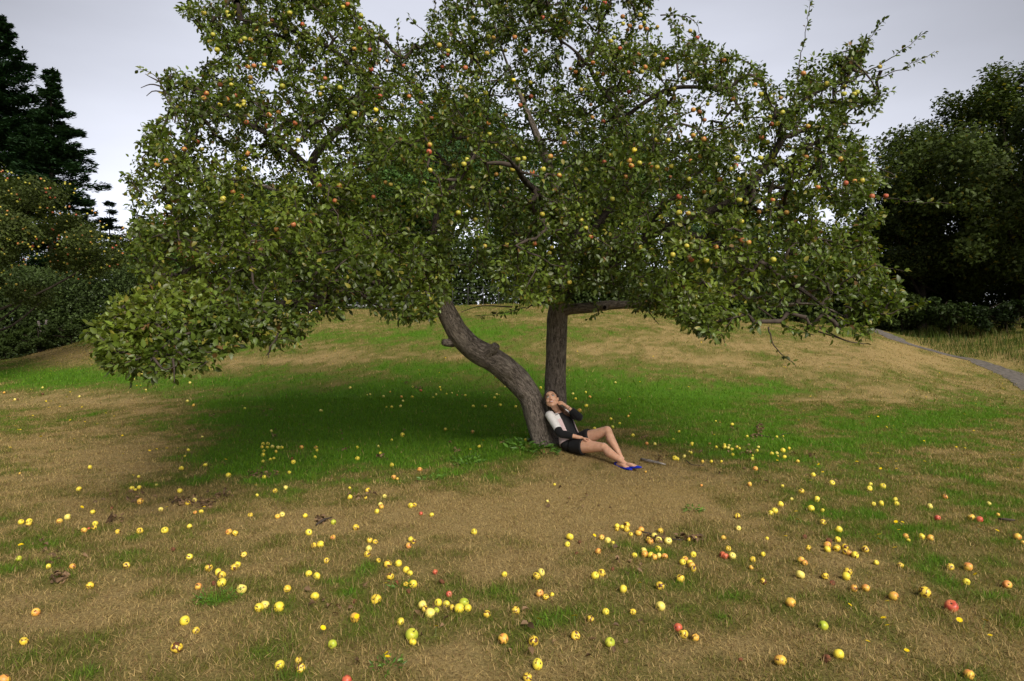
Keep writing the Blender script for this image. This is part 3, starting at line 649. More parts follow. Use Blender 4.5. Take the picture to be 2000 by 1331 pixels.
def broadleaf(name, label, x, y, height, radius, n_, size, colr, base=None, crown_low=0.12, lobes=26, group=None, trunk_r=0.25, seed=0, parent_tag=True, hue=0.25, cat='tree', yel=0.0, gap=0.33, sq=1.0, lr=1.0, rag=0.16):
    r = np.random.default_rng(seed + 100); gz = float(H(x, y)) if base is None else base
    root = empty(name, (x, y, gz)); tag(root, label, cat, group)
    # crown envelope: lobes spread over an ellipsoid, each lobe a cloud of sprays with ragged skin
    ch = height * (1 - crown_low); cz = gz + height - ch / 2
    cents, rads = [], []
    for i in range(lobes):
        d = unit(r.normal(0, 1, 3)); d[2] = abs(d[2]) * 1.1 - 0.35 if r.random() < (.8 if crown_low > .06 else .35) else d[2]
        d = unit(d); q = r.uniform(0.45, 0.80) if lr == 1 else r.uniform(.62, .93)
        taper = 1 - 0.28 * max(0, d[2])
        c_ = np.array((x + d[0] * radius * q * taper, y + d[1] * radius * q * taper, cz + d[2] * ch / 2 * q)); cents.append(c_)
        rads.append(r.uniform(0.24, 0.42) * min(radius, ch / 2) * lr)
    cents.append(np.array((x, y, cz))); rads.append(min(radius, ch / 2) * .6)
    cents = np.array(cents); rads = np.array(rads)
    wts = rads ** 2; li = r.choice(len(rads), n_, p=wts / wts.sum()); d = unit(r.normal(0, 1, (n_, 3)))
    q = r.random(n_) ** 0.35 * (1.0 + rag * r.normal(0, 1, n_)); Pt = cents[li] + d * (rads[li] * q)[:, None] * np.array((1, 1, .82 * sq))
    k = fbm(Pt[:, 0] * 1.1, Pt[:, 1] * 1.1, Pt[:, 2] * 1.1 + seed, seed=seed, o=3); Pt = Pt[(k > gap) & (Pt[:, 2] > gz + 0.1)]; n_ = len(Pt)
    N = unit(unit(Pt - np.array((x, y, cz))) * .5 + np.array((0, 0, .7)) + r.normal(0, .5, (n_, 3)))
    V_, q_ = cards(Pt, size * r.uniform(.6, 1.5, n_), N, r)
    tone = fbm(Pt[:, 0] * .8, Pt[:, 1] * .8, Pt[:, 2] * .8, seed=seed + 7, o=2)[:, None]
    c = np.array(colr) * (0.55 + .9 * r.random((n_, 1))) * (1 - hue + 2 * hue * tone)
    if yel: w_ = r.random(n_) < yel; c[w_] = c[w_] * np.array((2.6, 1.6, .8))
    mesh_np('crown', V_, q_, M_FAR, root, col=np.repeat(c, 4, 0))
    tm = TM(); top = gz + height * .8
    A = resample(catmull(np.array([(x, y, gz - .3), (x + r.normal(0, .1), y, gz + height * .25), (x + r.normal(0, .3), y, gz + height * .55), (x, y, top)]), 5), .4)
    tm.tube(A, np.linspace(trunk_r, trunk_r * .25, len(A)), 12, lump=.1, seed=seed)
    tm.build('trunk', M_DBARK, root)
    tb = TM()
    for i in range(min(16, len(cents))):
        z0 = gz + height * r.uniform(.15, .6); s_ = np.array((x, y, z0)); e_ = cents[i]; m_ = (s_ + e_) / 2 + np.array((0, 0, -.1 * height * r.random()))
        A = resample(catmull(np.array([s_, m_, e_]), 4), .5); tb.tube(A, np.linspace(trunk_r * .38, .02, len(A)), 7)
    tb.build('limbs', M_DBARK, root)['kind'] = 'stuff'
    return root

def conifer(name, label, x, y, height, radius, colr, seed=0, group=None, size=0.22, low=0.08, base=None, dens=1.0, droop=0.25, power=0.8):
    r = np.random.default_rng(seed + 500); gz = float(H(x, y)) if base is None else base
    root = empty(name, (x, y, gz)); tag(root, label, 'tree', group)
    Pt, N, S = [], [], []; tb = TM(); z = low
    while z < 0.985:
        R_ = radius * (1 - z) ** power * (0.75 + .5 * r.random()) + .12
        for k in range(int(r.integers(5, 8))):
            a_ = r.uniform(0, 6.28); L = R_ * r.uniform(.6, 1.12); z0 = gz + height * z; rise = r.uniform(.05, .35) * (1 if z > .5 else .5)
            t_ = np.linspace(0, 1, 5)
            A = np.stack([x + np.cos(a_) * L * t_, y + np.sin(a_) * L * t_, z0 + L * (rise * t_ - droop * t_ ** 2 * 1.6 + .15 * t_ ** 4)], 1)
            tb.tube(A, np.linspace(.02 + .012 * L, .008, 5), 4, cap=False)
            m_ = int(dens * (10 + 46 * L)); u = r.random(m_) ** .6
            c_ = np.stack([np.interp(u, t_, A[:, j]) for j in range(3)], 1)
            side = r.normal(0, 1, m_) * (.10 + .20 * L * (1 - u) * .9); c_ += np.stack([-np.sin(a_) * side, np.cos(a_) * side, r.normal(0, .05 + .02 * L, m_) - np.abs(side) * .15], 1)
            Pt.append(c_); N.append(unit(np.array((0, 0, 1.)) + r.normal(0, .35, (m_, 3)))); S.append(np.stack([np.cos(a_) + r.normal(0, .45, m_), np.sin(a_) + r.normal(0, .45, m_), r.normal(0.1, .25, m_)], 1))
        z += r.uniform(.6, 1.3) * .5 / height * (1.2 if z < .5 else .8)
    Pt = np.vstack(Pt); N = np.vstack(N); T = unit(np.vstack(S)); n_ = len(Pt); S_ = unit(np.cross(N, T)); s_ = (size * r.uniform(.6, 1.4, n_))[:, None]
    V_ = np.stack([Pt - T * s_ * .4, Pt + S_ * s_ * .20, Pt + T * s_ * .7, Pt - S_ * s_ * .20], 1).reshape(-1, 3)
    i = (np.arange(n_) * 4)[:, None]
    c = np.array(colr) * r.uniform(.5, 1.5, (n_, 1))
    mesh_np('needles', V_, i + np.array([[0, 1, 2, 3]]), M_NEEDLE, root, col=np.repeat(c, 4, 0))
    tm = TM(); A = resample(np.array([(x, y, gz - .3), (x, y, gz + height * .97)]), .6); tm.tube(A, np.linspace(height * .018, .008, len(A)), 10, lump=.06)
    tm.build('trunk', M_DBARK, root); tb.build('limbs', M_DBARK, root)['kind'] = 'stuff'
    return root

def XY(px, D): return (px - 1000) / F * D, D
def top_of(py, D, x, y): return EYE - (py - HZ) / F * D - float(H(x, y))
def bl(name, label, px, D, toprow, wpx, *a, **k):
    x, y = XY(px, D); return broadleaf(name, label, x, y, top_of(toprow, D, x, y), wpx * D / F / 2, *a, **k)
def cf(name, label, px, D, toprow, wpx, *a, **k):
    x, y = XY(px, D); return conifer(name, label, x, y, top_of(toprow, D, x, y), wpx * D / F / 2, *a, **k)
DK = (0.018, 0.034, 0.012)
cf('pine_tree', 'tallest dark pine rising in the far left corner behind the fruit tree', -5, 41, 30, 400, (0.020, 0.048, 0.018), seed=1, size=.26, dens=3.0, droop=.1, power=.62)
cf('spruce_tree', 'dark spruce with drooping layered boughs, right of the tall pine', 100, 39, 128, 330, (0.023, 0.052, 0.020), seed=2, size=.24, dens=3.2, droop=.20, power=.85)
cf('spruce_tree', 'small far spruce peeping over the rust coloured tree', 214, 40, 392, 150, (0.014, 0.028, 0.016), seed=3, size=.26, dens=2)
bl('rust_tree', 'far tree with rusty brown foliage behind the left edge of the crown', 325, 46, 392, 190, 23400, .19, (0.22, 0.10, 0.035), seed=4, hue=.3)
bl('green_tree', 'round bright green tree in front of the rusty one', 292, 40, 424, 150, 23400, .17, (0.061, 0.121, 0.024), seed=5)
bl('maple_tree', 'rusty low maple behind the lowest left bough', 400, 44, 500, 150, 15600, .18, (0.10, 0.05, 0.02), seed=6, hue=.3)
bl('woodland_tree', 'dense dark green tree behind the left bough, above the shed', 560, 44, 330, 330, 36400, .19, (0.047, 0.095, 0.024), seed=7, group='trees beyond the crest', trunk_r=.3)
bl('woodland_tree', 'mid green tree with a slim dark stem left of the leaning trunk', 770, 40, 230, 300, 39000, .18, (0.068, 0.135, 0.030), seed=8, group='trees beyond the crest', trunk_r=.16, crown_low=.12, gap=.37)
bl('woodland_tree', 'tallest tree beyond the crest, its stout stem seen above the leaning trunk', 876, 42, 62, 330, 57200, .18, (0.057, 0.115, 0.038), seed=9, group='trees beyond the crest', trunk_r=.33, crown_low=.12, gap=.38, lobes=34)
bl('woodland_tree', 'tree of open green foliage directly behind the upright trunk', 1060, 43, 250, 280, 33800, .18, (0.054, 0.115, 0.027), seed=10, group='trees beyond the crest', trunk_r=.2, crown_low=.08, gap=.38)
bl('woodland_tree', 'broad yellow green tree right of the upright trunk', 1230, 42, 170, 330, 52000, .18, (0.068, 0.115, 0.027), seed=11, group='trees beyond the crest', trunk_r=.25, crown_low=.08, lobes=32)
bl('woodland_tree', 'deep green tree beyond the crest, second in from the blue spruce', 1400, 44, 330, 260, 33800, .19, (0.041, 0.081, 0.027), seed=12, group='trees beyond the crest', crown_low=.05)
cf('spruce_tree', 'blue green spruce seen through the right boughs', 1545, 44, 300, 190, (0.03, 0.06, 0.045), seed=13, size=.34, dens=1.2)
cf('spruce_tree', 'slim spruce top standing against the sky beside the big dark tree', 1688, 46, 348, 120, (0.02, 0.042, 0.036), seed=14, size=.32, dens=1.2)
bl('woodland_tree', 'dark tree at the foot of the slim spruce', 1640, 41, 432, 220, 31200, .17, (0.043, 0.074, 0.022), seed=15, group='trees beyond the crest', crown_low=.0)
bl('woodland_tree', 'bushy green tree where the path meets the wood', 1500, 40, 470, 200, 23400, .17, (0.047, 0.084, 0.024), seed=16, group='trees beyond the crest', crown_low=.0)
bl('beech_tree', 'huge rounded dark tree filling the right edge beyond the path', 2010, 34, 112, 640, 132000, .18, (0.052, 0.075, 0.016), seed=17, crown_low=.02, lobes=190, lr=.5, rag=.10, hue=.4, yel=.05, trunk_r=.4, gap=.22)
bl('beech_tree', 'lower dark tree at the left foot of the huge one by the path', 1800, 36, 330, 270, 85000, .14, (0.050, 0.070, 0.016), seed=18, crown_low=.0, lobes=90, lr=.5, rag=.10, hue=.35, yel=.04, trunk_r=.25, gap=.22)
bl('beech_tree', 'dark tree hidden deep behind the huge one in the far right wood', 2160, 42, 230, 500, 41600, .22, (0.016, 0.026, 0.007), seed=19, crown_low=.0, lobes=30)
for i, (px, D, row, wd, lb) in enumerate([(1765, 33, 565, 110, 'pale green shrub at the bend of the path'), (1850, 31, 572, 150, 'low dark shrub under the huge tree, next to the pale one'), (1960, 30, 575, 170, 'low dark shrub nearest the right edge beyond the meadow')]):
    bl('shrub', lb, px, D, row, wd, 5000, .13, [(0.05, 0.075, 0.018), (0.03, 0.05, 0.012), (0.02, 0.035, 0.01)][i], seed=30 + i, crown_low=.0, cat='shrub', group='shrubs along the meadow', trunk_r=.04, lobes=14)
# the wood behind everything reads as one mass
def wood(name, label, x0, x1, y, zt, n_, colr, size, seed):
    r = np.random.default_rng(seed); x = r.uniform(x0, x1, n_); yy = y + r.uniform(-2, 3, n_)
    tp = zt + (fbm(x * .25, x * 0, seed=seed, o=3) - .5) * zt * .9; g = H(x, yy)
    z = g + (tp - g) * r.random(n_) ** .8
    Pt = np.stack([x, yy, z], 1); N = unit(np.array((0, -.5, .6)) + r.normal(0, .5, (n_, 3)))
    V_, q_ = cards(Pt, size * r.uniform(.6, 1.5, n_), N, r); c = np.array(colr) * r.uniform(.4, 1.5, (n_, 1))
    tag(mesh_np(name, V_, q_, M_FAR, col=np.repeat(c, 4, 0)), label, 'undergrowth', kind='stuff')
wood('undergrowth', 'low dark undergrowth beneath the trees beyond the crest', -16, 24, 38, 5.6, 90000, (0.045, 0.070, 0.016), .20, 3)
wood('thicket', 'gloomy thicket under the fruit tree and pines on the left', -42, -17, 34.5, 4.6, 120000, (0.045, 0.070, 0.018), .13, 4)
wood('brush', 'dim brush filling the wood floor on the far right', 16, 42, 39, 5.5, 90000, (0.040, 0.058, 0.014), .15, 5)

# second apple tree, on the left edge
x2, y2 = XY(-75, 22)
at2 = broadleaf('fruit_tree', 'shaded second apple tree dotted with small fruit at the left edge', x2, y2, top_of(300, y2, x2, y2), 325 * y2 / F, 130000, .080, (0.052, 0.070, 0.016), crown_low=.26, lobes=110, lr=.6, hue=.35, trunk_r=.14, seed=40, gap=.36)
r = np.random.default_rng(9)
# ---------------------------------------------------------------- low juniper hedge on the left
for i, (px, cy, row, wd) in enumerate([(10, 702, 640, 130), (75, 688, 628, 130), (140, 672, 616, 120), (205, 658, 606, 110), (262, 646, 600, 90)]):
    q = ground_near(px, cy)
    bl('juniper', 'low spreading juniper in the hedge bank, %s from the left edge' % ['first', 'second', 'third', 'fourth', 'fifth'][i], px, q[1] + .6, row, wd * 1.15, 9000, .09, (0.055, 0.085, 0.020), seed=50 + i, crown_low=.0, cat='shrub', group='juniper hedge bank', trunk_r=.03, lobes=16, sq=.8)
# grey snag stump between the hedge and the trees
q_ = ground_near(82, 688); sx, sy = XY(82, q_[1] + 1.3); sz = float(H(sx, sy)); sn = TM()
for dx, hh, lean_ in ((-.12, 1.55, -.05), (.12, 1.6, .10)):
    A = resample(np.array([(sx + dx * .6, sy, sz - .1), (sx + dx * .8, sy, sz + hh * .5), (sx + dx + lean_, sy, sz + hh)]), .08); sn.tube(A, np.linspace(.13, .05, len(A)), 10, lump=.25, seed=int(hh * 10))
o = sn.build('snag', barkmat('weathered_wood', (.05, .042, .04), (.20, .17, .165), .6), loc=(sx, sy, sz)); tag(o, 'pale forked dead stump standing behind the juniper hedge', 'tree stump')

# ---------------------------------------------------------------- low white shed seen over the crest, and the wire fence
def box(c0, c1):
    x0, y0, z0 = c0; x1, y1, z1 = c1
    V = np.array([(x0, y0, z0), (x1, y0, z0), (x1, y1, z0), (x0, y1, z0), (x0, y0, z1), (x1, y0, z1), (x1, y1, z1), (x0, y1, z1)])
    return V, np.array([(0, 3, 2, 1), (4, 5, 6, 7), (0, 1, 5, 4), (1, 2, 6, 5), (2, 3, 7, 6), (3, 0, 4, 7)])
def joinb(bs):
    V, Q, n_ = [], [], 0
    for v, q in bs: V.append(v); Q.append(q + n_); n_ += len(v)
    return np.vstack(V), np.vstack(Q)
D = 38; sx, sy = XY(715, D); gz = float(H(sx, sy)); zt = EYE - (592 - HZ) / F * D
sh = empty('shed', (sx, sy, gz)); tag(sh, 'low white walled shed with a slate blue roof beyond the crest', 'shed')
V, Q = box((sx - .95, sy - .8, gz - .2), (sx + .95, sy + .8, zt - .12)); mesh_np('wall', V, Q, flat('shed_wall', (.10, .11, .10), .8, var=.2, scale=3), sh)
V, Q = box((sx - 1.1, sy - .92, zt - .30), (sx + 1.1, sy - .85, zt - .10)); mesh_np('fascia', V, Q, flat('shed_fascia', (.72, .74, .78), .6, var=.08, scale=4), sh)
V = np.array([(sx - 1.15, sy - .95, zt - .1), (sx + 1.15, sy - .95, zt - .1), (sx + 1.15, sy + .95, zt - .1), (sx - 1.15, sy + .95, zt - .1), (sx - 1.15, sy, zt + .2), (sx + 1.15, sy, zt + .2)])
me = bpy.data.meshes.new('roof'); me.from_pydata([tuple(float(q) for q in v) for v in V - np.array((sx, sy, gz))], [], [(0, 1, 5, 4), (3, 4, 5, 2), (0, 4, 3), (1, 2, 5), (0, 3, 2, 1)]); me.materials.append(flat('shed_roof', (.13, .13, .22), .7, var=.2, scale=6))
o = bpy.data.objects.new('roof', me); COL.objects.link(o); o.parent = sh
fx0, fy0 = XY(884, 35.5); fr = empty('wire_fence', (fx0, fy0, float(H(fx0, fy0)))); tag(fr, 'thin dark post and wire fence along the crest behind the two trunks', 'fence')
M_WIRE = flat('fence_iron', (.02, .02, .02), .6)
lastp = None; wires = TM()
for i in range(8):
    px = 884 + i * 30; x_, y_ = XY(px, 35.5); z_ = float(H(x_, y_)); pt = TM(); pt.tube(resample(np.array([(x_, y_, z_ - .2), (x_, y_, z_ + 1.25)]), .4), np.full(5, .022)[:len(resample(np.array([(x_, y_, z_ - .2), (x_, y_, z_ + 1.25)]), .4))], 8)
    pt.build('post', M_WIRE, fr)
    if lastp is not None:
        for hh in (.25, .6, .95, 1.2): wires.tube(np.array([(lastp[0], lastp[1], lastp[2] + hh), ((lastp[0] + x_) / 2, y_, (lastp[2] + z_) / 2 + hh - .01), (x_, y_, z_ + hh)]), np.full(3, .008), 4, cap=False)
    lastp = (x_, y_, z_)
wires.build('wire', M_WIRE, fr)
# ---------------------------------------------------------------- positions read off the photograph (column, row, diameter, kind)
FALLEN="""395,854,5.6,p 368,880,7.2,y 361,892,4.8,y 401,909,8.8,y 354,915,9.6,y 446,929,10.4,y 176,913,8.8,y 271,932,6.4,y 154,956,11.2,y 258,954,9.6,y 272,953,8.8,y 265,958,5.6,y 306,948,6.4,p 351,959,10.4,y 274,980,12.8,o 380,977,9.6,p 367,983,11.2,b 314,996,10.4,p 393,1000,9.6,y 381,1002,8,o 218,994,8.8,k 181,1001,10.4,y 132,1011,13.6,p 116,1019,12,o 41,1020,11.2,y 57,1019,12,y 56,1025,11.2,b 186,1024,11.2,y 184,1031,10.4,b 173,1035,6.4,r 164,1037,12,o 230,1040,10.4,b 273,1038,13.6,b 322,1036,14.4,y 370,1029,10.4,y 447,1039,12.8,o 459,1042,12.8,b 489,1006,10.4,b 338,1074,9.6,k 370,1088,13.6,y 476,1085,13.6,b 464,1103,12.8,y 457,1110,14.4,b 408,1111,16,b 426,1119,15.2,y 433,1124,16.8,b 433,1140,18.4,y 418,1142,12,k 472,1151,20,p 387,1147,14.4,o 37,1092,12,g 95,1107,11.2,y 142,1108,12.8,o 128,1124,12.8,y 176,1144,16,b 247,1105,13.6,b 70,1198,16.8,o 361,1213,20,y 383,1232,14.4,b 47,1255,17.6,b 345,1268,23.9,b 8,1329,23.9,o 39,926,5.6,o 786,850,10.4,y 765,860,5.6,y 923,844,8,o 739,873,6.4,p 698,875,7.2,y 743,886,7.2,y 698,896,9.6,y 765,909,9.6,y 820,918,10.4,o 769,933,10.4,o 776,936,6.4,o 530,843,7.2,p 589,874,8.8,o 617,875,8.8,b 619,881,7.2,y 615,894,7.2,y 514,868,8,y 523,868,8,y 512,874,7.2,b 522,875,7.2,b 532,873,8,p 543,875,8,p 550,875,8,y 515,882,7.2,y 514,889,9.6,y 539,883,7.2,b 570,898,10.4,k 573,903,9.6,y 535,896,6.4,y 528,898,6.4,y 514,902,7.2,y 565,924,7.2,y 516,933,9.6,y 542,923,5.6,y 558,953,9.6,p 537,959,10.4,b 683,954,6.4,y 683,972,11.2,y 718,958,11.2,b 714,973,7.2,b 751,970,8.8,p 743,986,9.6,p 745,990,10.4,o 736,999,10.4,y 802,988,11.2,y 809,987,9.6,b 822,1004,8,r 843,1006,9.6,y 502,968,7.2,y 551,1006,12,p 542,1009,10.4,o 596,1008,10.4,y 651,1021,11.2,g 695,1031,13.6,b 603,1041,14.4,y 650,1050,11.2,o 626,1064,14.4,y 613,1067,12,b 638,1096,12,b 722,1056,12,b 733,1060,11.2,b 720,1073,12.8,p 717,1084,13.6,b 739,1096,10.4,b 757,1102,16.8,b 778,1101,14.4,y 802,1054,11.2,y 808,1059,10.4,b 798,1067,13.6,o 603,1122,13.6,y 619,1126,15.2,y 793,1114,15.2,y 801,1120,11.2,y 762,1127,16,b 775,1140,12.8,k 793,1144,12,b 807,1142,16.8,y 798,1156,10.4,k 863,1136,13.6,k 850,1118,11.2,r 877,1162,12.8,r 926,1039,13.6,y 985,1123,12,y 561,1152,15.2,b 615,1166,17.6,y 735,1172,21.5,b 517,1182,18.4,p 506,1189,18.4,y 545,1187,20.8,y 693,1208,20.8,o 825,1182,17.6,p 830,1190,14.4,b 840,1200,20.8,p 852,1194,12.8,g 856,1179,16,y 872,1182,14.4,y 883,1187,12.8,b 897,1190,20,y 906,1179,20,g 914,1189,15.2,y 951,1202,15.2,b 782,1216,16,y 804,1241,27.1,g 806,1255,15.2,y 649,1262,18.4,g 546,1302,20,y 583,1293,13.6,b 587,1306,20,b 983,1249,21.5,o 677,1329,20,r 693,1177,8,k 1083,948,4.5,y 1069,980,5.2,p 1261,922,5.2,o 1370,949,6.5,o 1464,946,10.4,o 1475,916,10.4,o 1440,1009,12.3,b 1442,1033,11,p 1413,1051,11,o 1205,1029,10.4,y 1205,1034,9.1,b 1215,1030,9.1,y 1224,1026,13.6,b 1224,1034,12.3,b 1252,1035,13,o 1232,1044,9.1,y 1247,1042,13,o 1290,1037,12.3,b 1278,1047,12.3,p 1266,1054,11,b 1270,1058,13,o 1286,1055,13.6,p 1305,1058,16.2,p 1356,1052,9.7,y 1346,1055,9.1,b 1285,1073,13.6,y 1113,1050,15.5,y 1108,1064,11.7,y 1175,1051,12.3,o 1187,1057,13.6,p 1197,1061,8.4,y 1168,1077,12.3,o 1239,1085,11.7,y 1257,1077,14.2,p 1259,1083,14.2,o 1271,1085,14.2,y 1278,1089,13,o 1287,1087,11.7,p 1298,1087,13.6,o 1354,1084,12.3,y 1338,1093,12.3,o 1333,1099,13.6,y 1347,1099,11.7,y 1351,1106,14.2,o 1354,1112,14.2,b 1422,1073,12.3,b 1411,1084,14.2,r 1416,1088,13,r 1430,1086,15.5,p 1470,1094,13,b 1467,1110,9.7,o 1490,1083,10.4,y 1498,1053,6.5,y 1057,1119,16.2,p 1048,1126,16.8,b 1175,1121,16.2,b 1162,1126,16.2,y 1217,1152,16.8,y 1289,1146,18.1,b 1329,1131,16.8,b 1491,1136,14.2,b 1054,1160,16.8,o 1066,1168,13,b 1078,1163,9.7,y 1007,1193,17.5,b 1183,1196,14.9,y 1236,1196,13.6,b 1290,1186,20.1,p 1153,1211,14.9,b 1324,1228,17.5,r 1335,1239,18.8,b 1358,1248,15.5,o 1042,1255,20.7,b 1124,1244,19.4,b 1191,1255,21.4,g 1050,1301,22.7,y 1030,1324,19.4,b 1446,1291,11,k 1126,1081,8.4,k 1197,1112,8.4,k 1132,1061,7.1,k 1529,880,10.4,y 1541,877,7.2,b 1507,887,8.8,y 1517,886,7.2,p 1519,892,5.6,b 1532,893,8.8,y 1558,902,8,b 1577,882,4.8,y 1588,928,9.6,y 1625,944,12,y 1700,947,8.8,y 1698,955,11.2,y 1724,950,12.8,y 1528,951,7.2,y 1565,960,12,b 1595,976,13.6,y 1546,976,8,p 1524,985,12.8,y 1513,999,12.8,y 1505,1003,11.2,y 1584,994,13.6,y 1606,998,8.8,y 1706,985,9.6,y 1721,984,12,y 1748,977,11.2,y 1751,985,10.4,y 1846,971,11.2,o 1816,990,12.8,p 1931,985,9.6,p 1607,1021,12.8,b 1638,1035,14.4,y 1636,1055,12.8,y 1572,1049,10.4,k 1619,1057,13.6,k 1616,1065,15.2,o 1616,1074,13.6,y 1634,1072,15.2,b 1650,1069,13.6,b 1652,1078,14.4,b 1658,1081,12.8,o 1670,1085,14.4,y 1690,1073,14.4,b 1579,1071,12,b 1564,1094,14.4,o 1572,1100,12,o 1563,1123,18.4,p 1611,1126,14.4,b 1656,1117,16.8,b 1653,1126,17.6,y 1711,1100,11.2,y 1759,1105,12.8,b 1668,1151,16,o 1691,1150,16,o 1745,1166,18.4,o 1806,1158,23.1,b 1858,1185,25.5,r 1544,1179,20,o 1608,1224,19.2,g 1524,1293,24.7,o 1638,1278,20.8,y 1614,1287,18.4,k 1892,1318,20,o 1831,1012,12,r 1897,1011,13.6,o 1913,1015,13.6,r 1949,1006,8,o 1769,1048,11.2,o 1800,1049,14.4,y 1817,1051,13.6,o 1987,1049,14.4,o 1998,1061,9.6,o 1856,1108,15.2,b 1891,1108,17.6,o 1887,1138,14.4,y 1967,1142,17.6,o 1774,1057,8,y 1626,1140,12,k 1517,854,5.6,y 1530,853,4.8,y 1398,823,3.9,y 1406,826,3.5,o 1430,830,7.7,y 1326,844,6.7,y 1459,853,6.3,y 1263,867,7.4,o 1279,868,6.7,p 1351,868,8.8,y 1386,868,6.7,o 1399,874,6,y 1415,870,7,y 1415,874,9.5,y 1424,871,6,p 1422,876,7.7,p 1429,878,8.1,y 1439,874,7.4,b 1444,877,7,y 1431,889,7.7,y 1481,874,6.7,p 1478,881,7.7,y 1346,884,6.3,p 1350,885,6.7,y 1336,892,7.7,p 1318,895,10.5,y 1323,897,8.1,y 1372,902,7.4,o 1389,902,7.4,y 1409,902,6.3,y 1469,897,8.4,g 1470,891,5.3,y 1315,859,4.6,y 924,794,8,y 942,793,4.4,y 948,795,6.4,y 977,792,6.8,y 1007,795,6,y 970,771,5.2,p 966,778,6.4,y 945,768,3.2,p 987,756,4,p 909,773,5.6,y 903,772,3.2,y 893,772,3.6,o 883,768,4,p 872,770,4,y 852,771,4.8,p 846,777,4.8,y 859,757,4.8,y 861,762,4.4,y 822,763,6.8,r 806,756,4.4,p 805,776,5.6,y 784,776,7.2,o 787,784,6,p 782,794,6.4,p 765,796,6.4,y 755,796,4.8,y 749,775,5.6,p 762,766,4.4,o 723,771,4,p 717,772,3.2,p 1056,758,6,y 1027,860,7.2,y 968,737,4,o 870,840,8,y 886,840,4,y 936,873,8,y 1119,770,5.4,p 1144,767,5.4,y 1152,776,6.6,o 1124,780,6.6,y 1202,748,4.7,p 1210,781,6.3,y 1145,793,8.2,y 1132,802,9.5,o 1231,809,5.7,o 1227,814,6.3,o 1193,819,6.9,y 1210,828,6.3,y 1161,838,7.3,y 1196,835,7.9,g 1236,851,8.2,y 261,741,4.9,p 277,731,4.2,p 371,748,7,p 366,784,7.7,p 378,792,7,o 285,762,4.2,p 478,799,6.3,g 627,803,7,p 684,758,6.3,p 8,767,7,o 29,781,4.9,p 35,781,4.9,p 83,758,4.9,p 83,770,6.3,o 155,775,4.9,p"""
